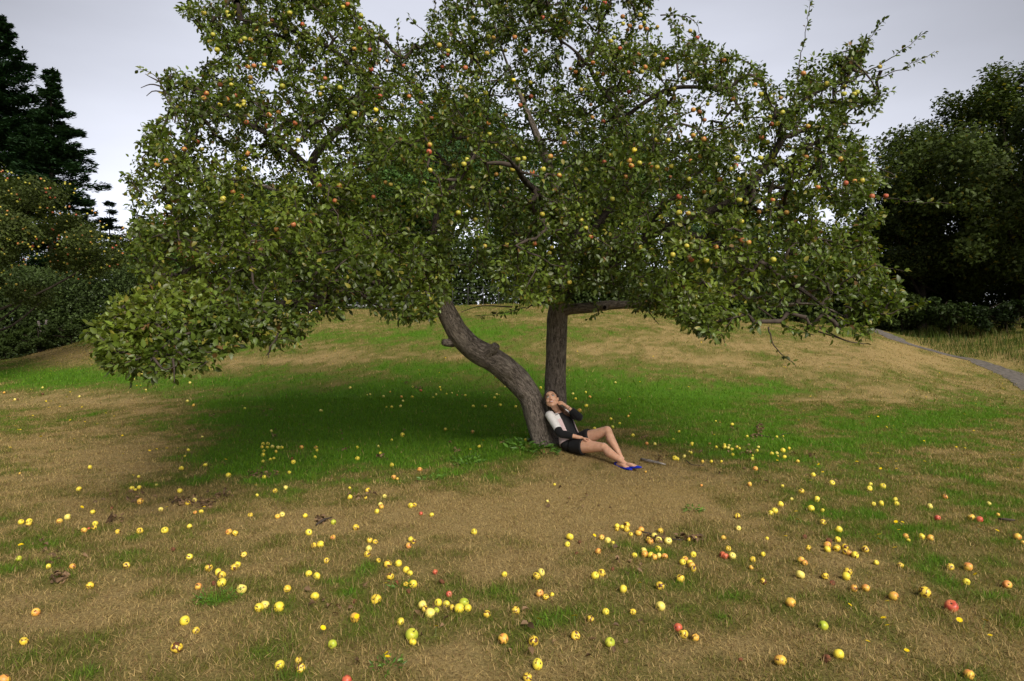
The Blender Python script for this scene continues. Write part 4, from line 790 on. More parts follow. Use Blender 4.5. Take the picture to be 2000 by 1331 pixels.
HANGING="""398,26,y 444,25,y 447,32,y 469,35,y 531,40,r 591,48,o 566,26,y 558,63,y 416,68,y 410,82,y 411,98,y 424,98,y 470,80,y 478,76,y 489,78,y 502,62,o 489,113,r 484,131,y 496,129,y 546,123,r 530,130,o 540,136,y 516,127,y 489,152,o 490,162,y 495,174,y 430,166,o 452,166,y 403,183,o 398,192,y 460,187,y 476,199,y 466,208,y 477,206,y 443,194,y 430,205,y 552,169,g 635,154,r 629,173,y 664,172,y 626,185,y 659,196,y 481,239,r 544,220,o 526,225,o 522,246,o 577,241,o 582,275,y 483,300,o 520,309,g 477,330,g 325,315,o 307,322,y 360,292,o 395,292,y 386,277,o 254,384,r 455,375,o 471,385,o 436,389,y 622,362,o 663,363,o 329,406,g 540,449,y 573,439,r 654,393,o 692,222,y 670,14,y 679,9,y 692,96,o 639,8,y 705,31,y 924,36,o 1060,35,r 1095,42,y 1110,45,o 1143,17,o 1181,6,r 1216,33,o 1250,30,y 1284,53,o 1263,57,r 1230,51,o 1226,59,y 1217,47,y 1258,45,y 1251,54,y 1348,61,o 1362,74,r 722,98,r 703,56,o 756,120,y 789,129,o 725,136,r 771,132,y 875,100,y 875,107,y 864,131,y 858,89,y 954,72,y 964,74,o 1005,73,o 951,105,o 963,102,g 987,99,g 1026,100,r 930,118,y 909,133,r 1003,157,y 1036,162,y 1019,187,y 1037,189,r 1016,206,o 988,225,y 931,198,y 948,182,y 866,196,o 822,202,r 799,189,y 785,206,y 742,189,r 843,231,r 734,215,y 742,254,o 839,283,o 838,297,r 912,312,y 906,321,y 886,324,y 840,333,y 916,273,y 956,262,y 954,241,y 753,357,o 763,361,o 828,358,y 729,385,o 915,401,y 895,416,g 928,430,y 969,341,y 1001,331,y 1011,312,y 1023,310,y 1039,337,o 1061,331,y 1075,306,o 1092,343,y 991,370,y 1102,281,r 1135,176,o 1154,205,y 1157,230,o 1178,238,o 1126,261,y 1124,141,o 1114,135,o 1158,123,o 1167,144,y 1178,145,r 1227,142,r 1228,180,r 1260,132,y 1254,141,y 1248,106,r 1279,108,y 1211,95,y 1193,81,y 1199,74,y 1302,117,o 1294,126,y 1336,154,o 1316,174,y 1282,274,y 1305,275,y 1239,294,y 1229,314,o 1233,324,o 1180,317,r 1193,304,y 1222,346,o 1249,319,y 1271,323,o 1283,327,y 1196,389,g 1183,412,y 1059,419,g 1097,428,y 1135,431,y 1144,446,y 1154,463,y 1045,476,y 1078,484,g 1073,495,g 990,477,y 947,481,o 1252,484,y 1290,425,y 1294,434,y 1072,560,y 1112,552,y 1362,74,r 1414,118,o 1336,154,y 1316,175,y 1389,140,y 1382,204,y 1432,194,y 1475,166,y 1486,184,y 1569,144,o 1615,164,y 1649,169,g 1648,184,g 1668,184,g 1674,181,y 1718,131,o 1578,247,o 1507,243,r 1519,242,y 1503,230,y 1528,220,y 1525,192,y 1446,246,y 1487,269,r 1499,278,y 1376,235,r 1366,219,r 1354,215,o 1485,309,y 1439,309,y 1437,324,r 1427,331,y 1368,306,y 1349,315,o 1406,351,o 1444,351,y 1574,307,o 1642,311,o 1652,358,r 1669,354,y 1684,353,y 1597,366,o 1617,386,y 1703,384,r 1730,383,r 1532,390,o 1509,391,y 1482,394,y 1482,415,o 1444,391,g 1457,396,g 1453,413,y 1448,433,g 1536,416,o 1589,469,y 1436,462,y 1450,470,r 1462,474,o 1398,483,o 1353,468,y 1341,481,y 1344,417,y 1390,376,y 1326,416,g 1345,417,y 1375,375,o 1326,385,r 1325,398,y 1354,265,o 1374,272,y 1309,346,r 1345,350,y 1302,331,o 1311,325,y 1350,507,r 1379,509,g 1510,508,g 1314,498,y"""
# ---------------------------------------------------------------- apples
def apple_material(kind):
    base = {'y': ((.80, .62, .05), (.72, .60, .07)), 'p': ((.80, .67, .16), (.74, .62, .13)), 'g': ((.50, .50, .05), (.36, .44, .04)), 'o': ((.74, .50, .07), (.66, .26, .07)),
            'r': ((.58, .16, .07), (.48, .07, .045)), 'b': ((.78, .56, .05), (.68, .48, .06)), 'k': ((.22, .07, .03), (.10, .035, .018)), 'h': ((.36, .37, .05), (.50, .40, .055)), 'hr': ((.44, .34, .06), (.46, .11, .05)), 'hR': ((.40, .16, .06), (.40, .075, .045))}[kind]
    spot = {'b': .545, 'y': .64, 'p': .64, 'g': .70, 'o': .62, 'r': .64, 'k': .5, 'h': .70, 'hr': .72, 'hR': .74}[kind]
    m, n, b = newmat('apple_skin_' + kind)
    t = n.nodes.new('ShaderNodeTexCoord'); oi = n.nodes.new('ShaderNodeObjectInfo')
    off = n.nodes.new('ShaderNodeVectorMath'); off.operation = 'MULTIPLY_ADD'
    cv = n.nodes.new('ShaderNodeCombineXYZ')
    for i in range(3): n.links.new(oi.outputs['Random'], cv.inputs[i])
    n.links.new(cv.outputs[0], off.inputs[0]); off.inputs[1].default_value = (7, 13, 29); n.links.new(t.outputs['Object'], off.inputs[2])
    n1 = n.nodes.new('ShaderNodeTexNoise'); n1.inputs['Scale'].default_value = 1.6; n1.inputs['Detail'].default_value = 3; n.links.new(off.outputs[0], n1.inputs[0])
    r1 = n.nodes.new('ShaderNodeValToRGB'); r1.color_ramp.elements[0].position = .38; r1.color_ramp.elements[1].position = .62
    r1.color_ramp.elements[0].color = (*base[0], 1); r1.color_ramp.elements[1].color = (*base[1], 1); n.links.new(n1.outputs[0], r1.inputs[0])
    n2 = n.nodes.new('ShaderNodeTexNoise'); n2.inputs['Scale'].default_value = 2.6; n2.inputs['Detail'].default_value = 2; n2.inputs['Distortion'].default_value = .8
    of2 = n.nodes.new('ShaderNodeVectorMath'); of2.operation = 'ADD'; of2.inputs[1].default_value = (3.3, 8.1, 1.7); n.links.new(off.outputs[0], of2.inputs[0]); n.links.new(of2.outputs[0], n2.inputs[0])
    mr = n.nodes.new('ShaderNodeMapRange'); mr.inputs[1].default_value = spot - .02; mr.inputs[2].default_value = spot + .03; n.links.new(n2.outputs[0], mr.inputs[0])
    mx = n.nodes.new('ShaderNodeMix'); mx.data_type = 'RGBA'; mx.inputs[7].default_value = (.11, .045, .018, 1)
    n.links.new(mr.outputs[0], mx.inputs[0]); n.links.new(r1.outputs[0], mx.inputs[6])
    # fine freckles
    n3 = n.nodes.new('ShaderNodeTexVoronoi'); n3.inputs['Scale'].default_value = 14; n.links.new(off.outputs[0], n3.inputs[0])
    m3 = n.nodes.new('ShaderNodeMapRange'); m3.inputs[1].default_value = .12; m3.inputs[2].default_value = .22; m3.inputs[3].default_value = .72; m3.inputs[4].default_value = 1; n.links.new(n3.outputs[0], m3.inputs[0])
    sc = n.nodes.new('ShaderNodeVectorMath'); sc.operation = 'SCALE'; n.links.new(mx.outputs[2], sc.inputs[0]); n.links.new(m3.outputs[0], sc.inputs[3])
    n.links.new(sc.outputs[0], b.inputs['Base Color'])
    b.inputs['Roughness'].default_value = .9 if kind == 'k' else .38; b.inputs['Specular IOR Level'].default_value = .4
    b.inputs['Subsurface Weight'].default_value = 0.0
    return m
M_AP = {k: apple_material(k) for k in ('y', 'p', 'g', 'o', 'r', 'b', 'k', 'h', 'hr', 'hR')}
M_CAL = flat('calyx', (.05, .035, .02), .9)
def apple_geo(nu=22, nv=13, squash=.9, rot=False, seed=0):
    """unit-diameter apple lying at the origin: dimples at both ends, five soft ribs, stalk"""
    V, Fq = [], []; r_ = random.Random(seed)
    ax, ay = r_.uniform(-.05, .05), r_.uniform(-.05, .05)
    for j in range(nv + 1):
        ph = 0.0 if j == 0 else math.pi if j == nv else .10 + (math.pi - .24) * (j - 1) / (nv - 2)
        for i in range(nu):
            th = 2 * math.pi * i / nu
            rr = .5 * (math.sin(ph) ** .86 if math.sin(ph) > 0 else 0) * (1 + .03 * math.cos(5 * th) * (1 - math.cos(ph)) * .5)
            z = .5 * math.cos(ph) * squash
            if ph < .55: z -= .13 * (1 - ph / .55) ** 1.4
            if ph > math.pi - .45: z += .07 * (1 - (math.pi - ph) / .45)
            rr *= 1 - .07 * (1 - math.cos(ph)) * .5
            x, y = rr * math.cos(th) + ax * z, rr * math.sin(th) + ay * z
            if rot: k = 1 - .16 * (fbm(x * 4 + seed, y * 4, z * 4, seed=seed, o=2)); x, y, z = x * k * 1.05, y * k, z * k * .85
            V.append((float(x), float(y), float(z)))
    mi = []
    for j in range(nv):
        for i in range(nu):
            a0, a1 = j * nu + i, j * nu + (i + 1) % nu
            Fq.append((a0, a0 + nu, a1 + nu, a1)); mi.append(1 if (j >= nv - 1 or j < 1) else 0)
    n0 = len(V)
    if not rot:
        for q, (zz, rad_) in enumerate(((.30, .022), (.45, .018), (.60, .026))):
            for i in range(5):
                th = 2 * math.pi * i / 5; V.append((rad_ * math.cos(th) + q * .02, rad_ * math.sin(th), zz))
        for q in range(2):
            for i in range(5):
                a0, a1 = n0 + q * 5 + i, n0 + q * 5 + (i + 1) % 5; Fq.append((a0, a1, a1 + 5, a0 + 5)); mi.append(1)
    return np.array(V), np.array(Fq), mi
AG = [apple_geo(squash=.88, seed=1), apple_geo(squash=.82, seed=2), apple_geo(squash=.96, seed=3)]; AGR = apple_geo(squash=.75, rot=True, seed=4)
AM = {}
for k, m in M_AP.items():
    AM[k] = []
    for g in ([AGR] if k == 'k' else AG):
        o = mesh_np('apple_src', g[0], g[1], [m, M_CAL], smooth=True, midx=g[2]); AM[k].append(o.data); bpy.data.objects.remove(o)
LOOK = {'y': 'yellow', 'p': 'pale cream', 'g': 'green', 'o': 'orange blushed', 'r': 'red', 'b': 'yellow brown-holed', 'k': 'rotten brown'}
fl = []
for s_ in FALLEN.split():
    a_ = s_.split(','); px, py, dpx, k = float(a_[0]), float(a_[1]), float(a_[2]), a_[3]
    if not any(abs(px - q[0]) < 3 and abs(py - q[1]) < 2.5 for q in fl): fl.append((px, py, dpx, k))
def zone(px, py):
    if py < 765: 
        return 'on the back slope' if px < 1060 else 'behind the trunks'
    if py < 880:
        return ['on the far left turf', 'in green grass under the left bough', 'in green grass left of the leaning trunk', 'on the turf behind the woman', 'in grass right of the woman', 'on the far right turf'][int(np.digitize(px, [300, 700, 1075, 1250, 1500]))]
    if py < 985:
        return ['on dry turf under the left bough tip', 'by the shaded green patch on the left', 'on turf in front of the leaning trunk', "on dry turf by the woman's shoes", 'in grass beyond her shoes to the right', 'on the right-hand green turf'][int(np.digitize(px, [300, 700, 1070, 1260, 1560]))]
    if py < 1120:
        return ['on brownish turf at the left', 'on worn turf left of centre', 'on dry turf below the leaning trunk', "on turf below the woman's feet", 'in the scatter right of centre', 'on green turf at the right'][int(np.digitize(px, [280, 640, 1000, 1400, 1700]))]
    return ['in the near left corner grass', 'on near turf left of centre', 'on the near middle turf', 'on near turf right of centre', 'in the near right corner grass'][int(np.digitize(px, [420, 820, 1260, 1640]))]
ORD = ['first', 'second', 'third', 'fourth', 'fifth', 'sixth', 'seventh', 'eighth', 'ninth', 'tenth', 'eleventh', 'twelfth', 'thirteenth', 'fourteenth', 'fifteenth', 'sixteenth', 'seventeenth', 'eighteenth', 'nineteenth', 'twentieth']
NUM = ['', 'one', 'two', 'three', 'four', 'five', 'six', 'seven', 'eight', 'nine', 'ten', 'eleven', 'twelve', 'thirteen', 'fourteen', 'fifteen', 'sixteen', 'seventeen', 'eighteen', 'nineteen', 'twenty']
fl.sort(key=lambda q: -q[2]); top, rest = fl[:298], fl[298:]
def ordinal(q):
    q += 1
    if q <= 20: return ORD[q - 1]
    w_ = {2: 'twenty', 3: 'thirty', 4: 'forty', 5: 'fifty'}
    return w_[q // 10] + ('-' + ORD[q % 10 - 1] if q % 10 else '') if q % 10 else {30: 'thirtieth', 40: 'fortieth', 50: 'fiftieth'}.get(q, 'last')
def place_label(items, noun):
    """items: (px, py, look) -> one label each, counted from the left among those of one look in one place"""
    out_, grp = [None] * len(items), {}
    for i, (px, py, lk) in enumerate(items): grp.setdefault((lk, zone(px, py)), []).append(i)
    for (lk, zn), ii in grp.items():
        ii.sort(key=lambda j: items[j][0]); n_ = len(ii)
        for q, j in enumerate(ii):
            if n_ == 1: out_[j] = 'only %s %s %s' % (lk, noun, zn)
            elif n_ == 2: out_[j] = '%s %s %s, %s one of two' % (lk, noun, zn, ('left-hand', 'right-hand')[q])
            else: out_[j] = '%s %s %s, %s from left' % (lk, noun, zn, ordinal(q))
    return out_
meas = []
for px, py, dpx, k in top:
    q = ground_at(px, py + dpx * .38); D = q[1]; dia = float(np.clip(dpx * D / F, .034, .088)); meas.append((px, py, dia, k, q))
labs = place_label([(px, py, ('big ' if d > .072 and k != 'k' else 'small ' if d < .046 else '') + LOOK[k]) for px, py, d, k, q in meas], 'apple')
ra = random.Random(8)
for (px, py, dia, k, q), lb in zip(meas, labs):
    o = bpy.data.objects.new('fallen_apple', ra.choice(AM[k])); COL.objects.link(o)
    xg, yg = (px - 1000) / F * q[1], q[1]
    o.location = (xg, yg, float(H(xg, yg)) + dia * .36); o.scale = (dia, dia * ra.uniform(.94, 1.04), dia)
    o.rotation_euler = (ra.choice((1, 1, -1)) * ra.uniform(.2, 2.2), ra.uniform(-.9, .9), ra.uniform(0, 6.28))
    tag(o, lb, 'apple', 'apples fallen on the lawn')
def merged(items, name, label, cat, parent=None, mats=None):
    """items: (location, scale, geometry, rotation matrix, material slot)"""
    V, Q, MI, n_ = [], [], [], 0
    for loc, s_, g, R_, mi in items:
        V.append((g[0] * s_) @ R_.T + loc); Q.append(g[1] + n_); n_ += len(g[0]); MI += [len(mats) - 1 if c else mi for c in g[2]]
    return mesh_np(name, np.vstack(V), np.vstack(Q), mats, parent, smooth=True, midx=MI)
def rotm(r_): 
    e_ = Matrix.Rotation(r_.uniform(0, 6.28), 3, 'Z') @ Matrix.Rotation(r_.uniform(.3, 2.4), 3, 'X') @ Matrix.Rotation(r_.uniform(0, 6.28), 3, 'Z'); return np.array(e_)
LG = apple_geo(10, 6, .88, seed=6)
kk = ['y', 'p', 'g', 'o', 'r', 'b', 'k']; ms = [M_AP[k] for k in kk] + [M_CAL]; it = []
for px, py, dpx, k in rest:
    q = ground_at(px, py + dpx * .38); dia = float(np.clip(dpx * q[1] / F, .034, .075)); it.append((np.array((q[0], q[1], float(H(q[0], q[1])) + dia * .42)), dia, LG, rotm(ra), kk.index(k)))
tag(merged(it, 'far_windfalls', '', '', mats=ms), 'smallest windfall apples dotted over the turf between the larger ones', 'apple', kind='stuff')

# ---- apples still hanging in the big tree (parts of it)
hg = []
for s_ in HANGING.split():
    a_ = s_.split(','); px, py = float(a_[0]), float(a_[1])
    if any(abs(px - q[0]) < 4 and abs(py - q[1]) < 4 for q in hg): continue
    if px < 262 and py < 420: continue
    hg.append((px, py, a_[2]))
up_, vp_ = proj(LP[:, 0], LP[:, 1], LP[:, 2]); hang = []
for px, py, k in hg:
    m_ = (np.abs(up_ - px) < 9) & (np.abs(vp_ - py) < 9)
    D = float(np.percentile(LP[m_, 1], 9)) - .03 if m_.sum() > 3 else float(front(px, py)) + .5
    hang.append((px, py, k, D))
hang.sort(key=lambda q: q[3])
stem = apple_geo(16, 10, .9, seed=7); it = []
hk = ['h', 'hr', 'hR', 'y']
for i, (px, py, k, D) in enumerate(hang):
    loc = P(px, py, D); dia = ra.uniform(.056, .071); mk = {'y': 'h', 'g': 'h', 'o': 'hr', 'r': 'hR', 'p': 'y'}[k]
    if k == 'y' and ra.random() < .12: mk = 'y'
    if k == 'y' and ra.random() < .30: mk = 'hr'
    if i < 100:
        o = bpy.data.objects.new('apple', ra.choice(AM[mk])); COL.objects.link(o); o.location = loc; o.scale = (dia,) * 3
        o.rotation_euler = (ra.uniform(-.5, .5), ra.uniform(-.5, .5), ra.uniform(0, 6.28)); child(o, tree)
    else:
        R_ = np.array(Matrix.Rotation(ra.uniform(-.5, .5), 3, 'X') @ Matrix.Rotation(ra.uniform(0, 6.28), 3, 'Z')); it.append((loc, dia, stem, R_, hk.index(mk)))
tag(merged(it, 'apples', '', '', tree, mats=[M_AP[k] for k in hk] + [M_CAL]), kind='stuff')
# ---- fruit of the shaded second tree
me = [c for c in at2.children if c.name.startswith('crown')][0]; nv = len(me.data.vertices); co = np.empty(nv * 3, dtype=np.float32); me.data.vertices.foreach_get('co', co); co = co.reshape(-1, 3) + np.array(me.location) + np.array(at2.location)
r = np.random.default_rng(3); c4 = co[::4]; uu, vv = proj(c4[:, 0], c4[:, 1], c4[:, 2]); it = []
for px, py, n_ in [(r.uniform(0, 265), r.uniform(320, 570), 1) for _ in range(240)]:
    m_ = (np.abs(uu - px) < 7) & (np.abs(vv - py) < 7)
    if m_.sum() < 2: continue
    D = float(np.percentile(c4[m_, 1], 6)); it.append((P(px, py, D), float(r.uniform(.060, .080)), LG, rotm(ra), int(r.choice(4, p=[.45, .40, .15, .0]))))
tag(merged(it, 'apples', '', '', at2, mats=[M_AP[k] for k in hk] + [M_CAL]), kind='stuff')

# ---------------------------------------------------------------- small yellow lawn flowers
M_PET = flat('yellow_petal', (.80, .56, .01), .6, .2); M_STK = flat('flower_stalk', (.08, .15, .03), .7)
def flower_geo(np_=13, lowres=False):
    V, Fq, mi = [(0, 0, .003)], [], []
    for i in range(np_ * 2):
        th = math.pi * i / np_; rr = .5 if i % 2 == 0 else .36; V.append((rr * math.cos(th), rr * math.sin(th), .10 if i % 2 else .04))
    for i in range(np_ * 2): Fq.append((0, i + 1, (i + 1) % (np_ * 2) + 1)); mi.append(0)
    n0 = len(V); V.append((0, 0, .16))
    for i in range(8): th = math.pi * i / 4; V.append((.2 * math.cos(th), .2 * math.sin(th), .08))
    for i in range(8): Fq.append((n0, n0 + 1 + i, n0 + 1 + (i + 1) % 8)); mi.append(0)
    n1 = len(V)
    for zz in (0, -1.6):
        for i in range(4): th = math.pi * i / 2; V.append((.04 * math.cos(th), .04 * math.sin(th), zz))
    for i in range(4):
        a0, a1 = n1 + i, n1 + (i + 1) % 4; Fq += [(a0, a0 + 4, a1 + 4), (a0, a1 + 4, a1)]; mi += [1, 1]
    return np.array(V, float), np.array(Fq), mi
FG = flower_geo(); o = mesh_np('flower_src', FG[0], FG[1], [M_PET, M_STK], midx=FG[2]); FM = o.data; bpy.data.objects.remove(o)
FL = """40,1077 326,1001 399,1001 160,1001 441,905 42,1077 500,957 780,954 753,1154 757,1301 755,1295 631,1245 852,1241 697,1222 944,867 919,885 1161,1058 1052,1139 1250,1154 1122,1219 1053,1228 1555,1010 1558,1026 1535,1060 1750,1031 1756,1047 1717,1066 1748,1082 1717,1056 1763,1031 1660,1198 1734,1190 1726,1224 1733,1238 1695,1271 1771,1290 1874,1228 1924,1230 1934,1259 1913,1042 1948,1049 1905,1137 1591,917 1518,907 1607,930 1673,909 1599,915 1751,924 1674,909 1820,917 1827,926 1807,860 1806,879 1799,860 1805,868 1868,880 1885,882 1934,891 1940,883 1978,896 1988,922 1896,843 1902,847 1937,845 1935,827 1884,814 1899,818 1973,818 1983,818 1628,853 1640,858 1600,825 1616,819 1672,835 1685,831 1697,819 1717,828 1732,840 1745,838 1761,851 1688,880 1715,892 1720,923 1750,909 1806,909 1583,948 1527,800 1570,808 1560,826 1433,809 1561,780 1583,779 1583,751 1608,758 1637,798 1660,816 1715,819 1738,796 1800,785 1809,780 1879,784 1906,793 1950,790 1863,739 1880,746 1835,732 1958,753 1959,762 1790,768 1310,764 1345,760 1470,720 1445,740 1480,690 1370,672 1410,690 1620,721 1630,718 1534,721 1530,720 1655,760
 30,838 35,845 40,845 17,819 20,820 56,818 64,817 118,820 137,826 166,829 190,833 223,818 278,825 239,857 80,859 20,881 60,765 26,788 90,788 100,788 131,780 117,799 166,830 145,863 222,840 160,800 207,812 345,853 347,882 306,884 326,882 292,887 240,893 260,937 221,945 267,757 320,728 275,757 180,770 137,770 95,801 210,782 232,781 285,770 350,760 430,750 400,722 460,705 472,690 510,690 560,700 600,695 638,700 655,690 700,688 720,690 735,695 748,680 700,712 650,715 740,705 790,710 800,690 840,708 870,703 852,741 820,735 858,732 765,745 786,750 920,745 950,740 893,732 818,727 848,748 640,560 1128,690 1160,700 1185,725 1200,745 1220,700 1250,750 1276,700 1290,735 1112,727 975,776 960,776 1008,782 1180,770 1230,780 1210,795 1395,855 1330,800"""
fp, seen = [], set()
for s_ in FL.split():
    px, py = [float(v) for v in s_.split(',')]; q = ground_at(px, py)
    if q is None or q[1] > 31 or (px, py) in seen: continue
    seen.add((px, py)); fp.append((px, py, q))
flabs = place_label([(px, py, 'yellow') for px, py, q in fp], 'dandelion')
lc = {}
for l_ in flabs: lc[l_] = lc.get(l_, 0) + 1
for (px, py, q), lb in zip(fp, flabs):
    o = bpy.data.objects.new('dandelion', FM); COL.objects.link(o); s_ = ra.uniform(.028, .040) * (1 if q[1] < 9 else 1.15)
    o.location = (q[0], q[1], q[2] + .05); o.scale = (s_,) * 3; o.rotation_euler = (ra.uniform(-.1, .7), ra.uniform(-.3, .3), ra.uniform(0, 6.28)); tag(o, lb, 'flower', 'dandelions in the turf')
V, Q, MI, n_ = [], [], [], 0; r = np.random.default_rng(12)
for i in range(430):
    t0 = r.normal(0, .34); px = 150 + t0 * 160; py = 690 - (px - 150) * .10 + r.normal(0, 14); q = ground_at(px, py)
    if q is None or q[1] > 31: continue
    V.append(FG[0] * r.uniform(.028, .045) + np.array((q[0], q[1], q[2] + .055))); Q.append(FG[1] + n_); n_ += len(FG[0]); MI += FG[2]
tag(mesh_np('flower_drift', np.vstack(V), np.vstack(Q), [M_PET, M_STK], midx=MI), 'dense drift of tiny yellow flowers on the left slope below the junipers', 'flowers', kind='stuff')

# ---------------------------------------------------------------- fallen dead leaves, weeds, sticks
def litter():
    pts = []
    for px, py, sx_, sy_, n_ in [(515, 930, 26, 8, 60), (435, 972, 18, 7, 30), (350, 985, 20, 5, 26), (400, 990, 20, 5, 20), (385, 980, 30, 8, 24), (627, 1021, 13, 5, 22), (115, 1135, 16, 8, 26), (705, 974, 22, 4, 18), (1285, 1060, 12, 3, 24), (1350, 1056, 24, 4, 34), (1482, 844, 8, 11, 60), (1475, 855, 12, 4, 30),
                                    (1435, 841, 8, 4, 16), (1257, 857, 9, 4, 20), (1287, 900, 6, 3, 10), (1460, 889, 14, 3, 16), (1585, 894, 6, 4, 12), (815, 760, 8, 3, 14), (793, 750, 4, 3, 10), (375, 842, 8, 2, 14), (415, 815, 14, 3, 16), (520, 803, 14, 3, 14), (670, 882, 10, 3, 14), (535, 855, 8, 3, 8), (880, 868, 4, 2, 6), (980, 866, 12, 3, 14), (890, 883, 8, 3, 10),
                                    (740, 898, 8, 3, 10), (220, 1020, 16, 6, 14), (100, 1085, 40, 20, 14), (260, 975, 60, 20, 14), (660, 1180, 60, 30, 8), (1130, 985, 60, 30, 12), (1210, 1110, 60, 30, 8), (1000, 1250, 400, 60, 20), (600, 850, 300, 60, 60), (1400, 900, 200, 60, 40)]:
        for _ in range(n_):
            q = ground_at(px + r.normal(0, sx_ * .5), py + r.normal(0, sy_ * .5))
            if q is not None: pts.append(q + np.array((0, 0, abs(r.normal(0, .02)) + .012 + (.05 * r.random() if n_ >= 60 and sy_ > 10 and sx_ < 20 else 0))))
    pts = np.array(pts); n_ = len(pts); a_ = r.uniform(0, 6.28, n_)
    D_ = np.stack([np.cos(a_), np.sin(a_), r.normal(0, .35, n_)], 1); L = .055 * r.uniform(.5, 1.2, n_)
    V_, q_, t_ = leaves(pts, D_, L, L * .6, fold=.9, curl=.5, r=r, up=.5)
    c = np.array((.19, .12, .07)) * r.uniform(.35, 1.6, (n_, 1)); return V_, q_, t_, np.repeat(c, 7, 0)
V_, q_, t_, c_ = litter()
tag(mesh_np('fallen_leaves', V_, [q_, t_], M_FAR, col=c_), 'curled brown dead leaves lying in small drifts on the turf', 'leaves', kind='stuff')
def stick(pts, rads, label, name='stick', col=M_TWIG):
    A = []
    for px, py, lift in pts: q = ground_at(px, py); A.append(np.array((q[0], q[1], q[2] + lift)))
    A = resample(catmull(np.array(A), 5), .04); tm = TM(); tm.tube(A, np.interp(np.linspace(0, 1, len(A)), np.linspace(0, 1, len(rads)), rads), 8, lump=.25, seed=int(pts[0][0]) % 50)
    tag(tm.build(name, col, loc=A[0]), label, 'stick')
M_GREYW = barkmat('weathered_stick', (.13, .12, .11), (.42, .38, .36), .7)
stick([(1252, 902, .03), (1270, 906, .035), (1285, 909, .03), (1300, 911, .02)], [.018, .02, .016, .008], "pale grey dead stick lying beyond the woman's blue shoes", col=M_GREYW)
stick([(1340, 903, .02), (1352, 911, .02), (1375, 912, .02)], [.006, .006, .004], 'thin curved twig in the grass right of the grey stick')
stick([(1480, 853, .03), (1500, 856, .02), (1512, 858, .02)], [.012, .010, .006], 'short twig poking from the clump of dead leaves')
stick([(1522, 855, .02), (1532, 851, .03), (1545, 851, .03)], [.006, .009, .005], 'thin twig beside an apple, right of the dead leaf clump')
stick([(1252, 1046, .03), (1270, 1050, .03), (1300, 1058, .02), (1335, 1060, .02)], [.007, .008, .008, .005], "dark twig among the apple scatter below the woman's feet")
stick([(1950, 1018, .02), (1968, 1022, .03), (1982, 1021, .02)], [.010, .012, .006], 'short broken twig near the right edge of the lawn')
stick([(618, 1030, .02), (634, 1022, .03), (648, 1016, .02)], [.010, .012, .005], 'dark twig with dead leaves, left of centre')
def weed(px, py, n_, L0, sp, label, colr=(0.095, 0.20, 0.025)):
    q = ground_at(px, py); a_ = r.uniform(0, 6.28, n_); rr = r.random(n_) ** .5 * sp
    pts = np.stack([q[0] + np.cos(a_) * rr, q[1] + np.sin(a_) * rr, 0 * a_], 1); pts[:, 2] = H(pts[:, 0], pts[:, 1]) + r.uniform(0, .05, n_)
    D_ = np.stack([np.cos(a_), np.sin(a_), r.uniform(.2, 1.1, n_)], 1); L = L0 * r.uniform(.6, 1.3, n_)
    V_, q_, t_ = leaves(pts, D_, L, L * .34, fold=.4, curl=.45, r=r)
    c = np.array(colr) * r.uniform(.6, 1.4, (n_, 1)); loose = 'pale weeds' in label or 'mat' in label; tag(mesh_np('weeds' if loose else 'weed', V_, [q_, t_], M_LEAF, col=np.repeat(c, 7, 0), loc=q), label, 'plant', None if loose else 'broad leaved weeds in the turf', 'stuff' if loose else None)
weed(1030, 872, 60, .12, .30, 'leafy green weed spreading left of the leaning trunk base')
weed(1066, 884, 44, .10, .16, "upright weed between the leaning trunk base and the woman's back")
weed(425, 1175, 140, .022, .15, 'low bright green clover mat in the near left turf', (0.09, 0.21, 0.02))
weed(1355, 1000, 60, .035, .10, 'small green clump on the dry turf right of centre', (0.09, 0.21, 0.02))
weed(780, 1152, 60, .025, .08, 'green tuft holding a yellow flower on the middle turf', (0.09, 0.19, 0.02))
weed(757, 1310, 60, .03, .08, 'green tuft holding two yellow flowers at the very front', (0.09, 0.19, 0.02))
weed(915, 905, 60, .07, .22, 'loose pale weeds on the turf below the leaning trunk', (0.10, 0.20, 0.03))
weed(845, 940, 30, .06, .15, 'sparse pale weeds where green turf turns to straw', (0.10, 0.20, 0.03))
# ---------------------------------------------------------------- the woman leaning against the trunk
def cr_interp(pts, sub=6): return catmull(np.array(pts, float), sub)
def loft(rows, side, sides=20, sub=5, a0=0.0, a1=2 * math.pi, closed=True):
    """rows: (x, y, z, rx, ry); cross-section ellipse with its x half-axis along SIDE; capped when closed all round"""
    A = cr_interp(rows, sub); Pn = A[:, :3]; t_ = unit(np.gradient(Pn, axis=0)); side = np.asarray(side, float)
    S = unit(side[None] - t_ * (t_ @ side)[:, None]) if side.ndim == 1 else side
    N = np.cross(t_, S); th = np.linspace(a0, a1, sides, endpoint=not closed)
    V = Pn[:, None] + S[:, None] * (A[:, 3:4] * np.cos(th))[:, :, None] + N[:, None] * (A[:, 4:5] * np.sin(th))[:, :, None]
    k = len(A); V = V.reshape(-1, 3); i = np.arange(k * sides).reshape(k, sides)
    if closed:
        j = np.roll(i, -1, 1); fs = [tuple(q) for q in np.stack([i[:-1].ravel(), j[:-1].ravel(), j[1:].ravel(), i[1:].ravel()], 1).tolist()]
        fs.append(tuple(i[0][::-1].tolist())); fs.append(tuple(i[-1].tolist()))
    else: fs = [tuple(q) for q in np.stack([i[:-1, :-1].ravel(), i[:-1, 1:].ravel(), i[1:, 1:].ravel(), i[1:, :-1].ravel()], 1).tolist()]
    return V, fs
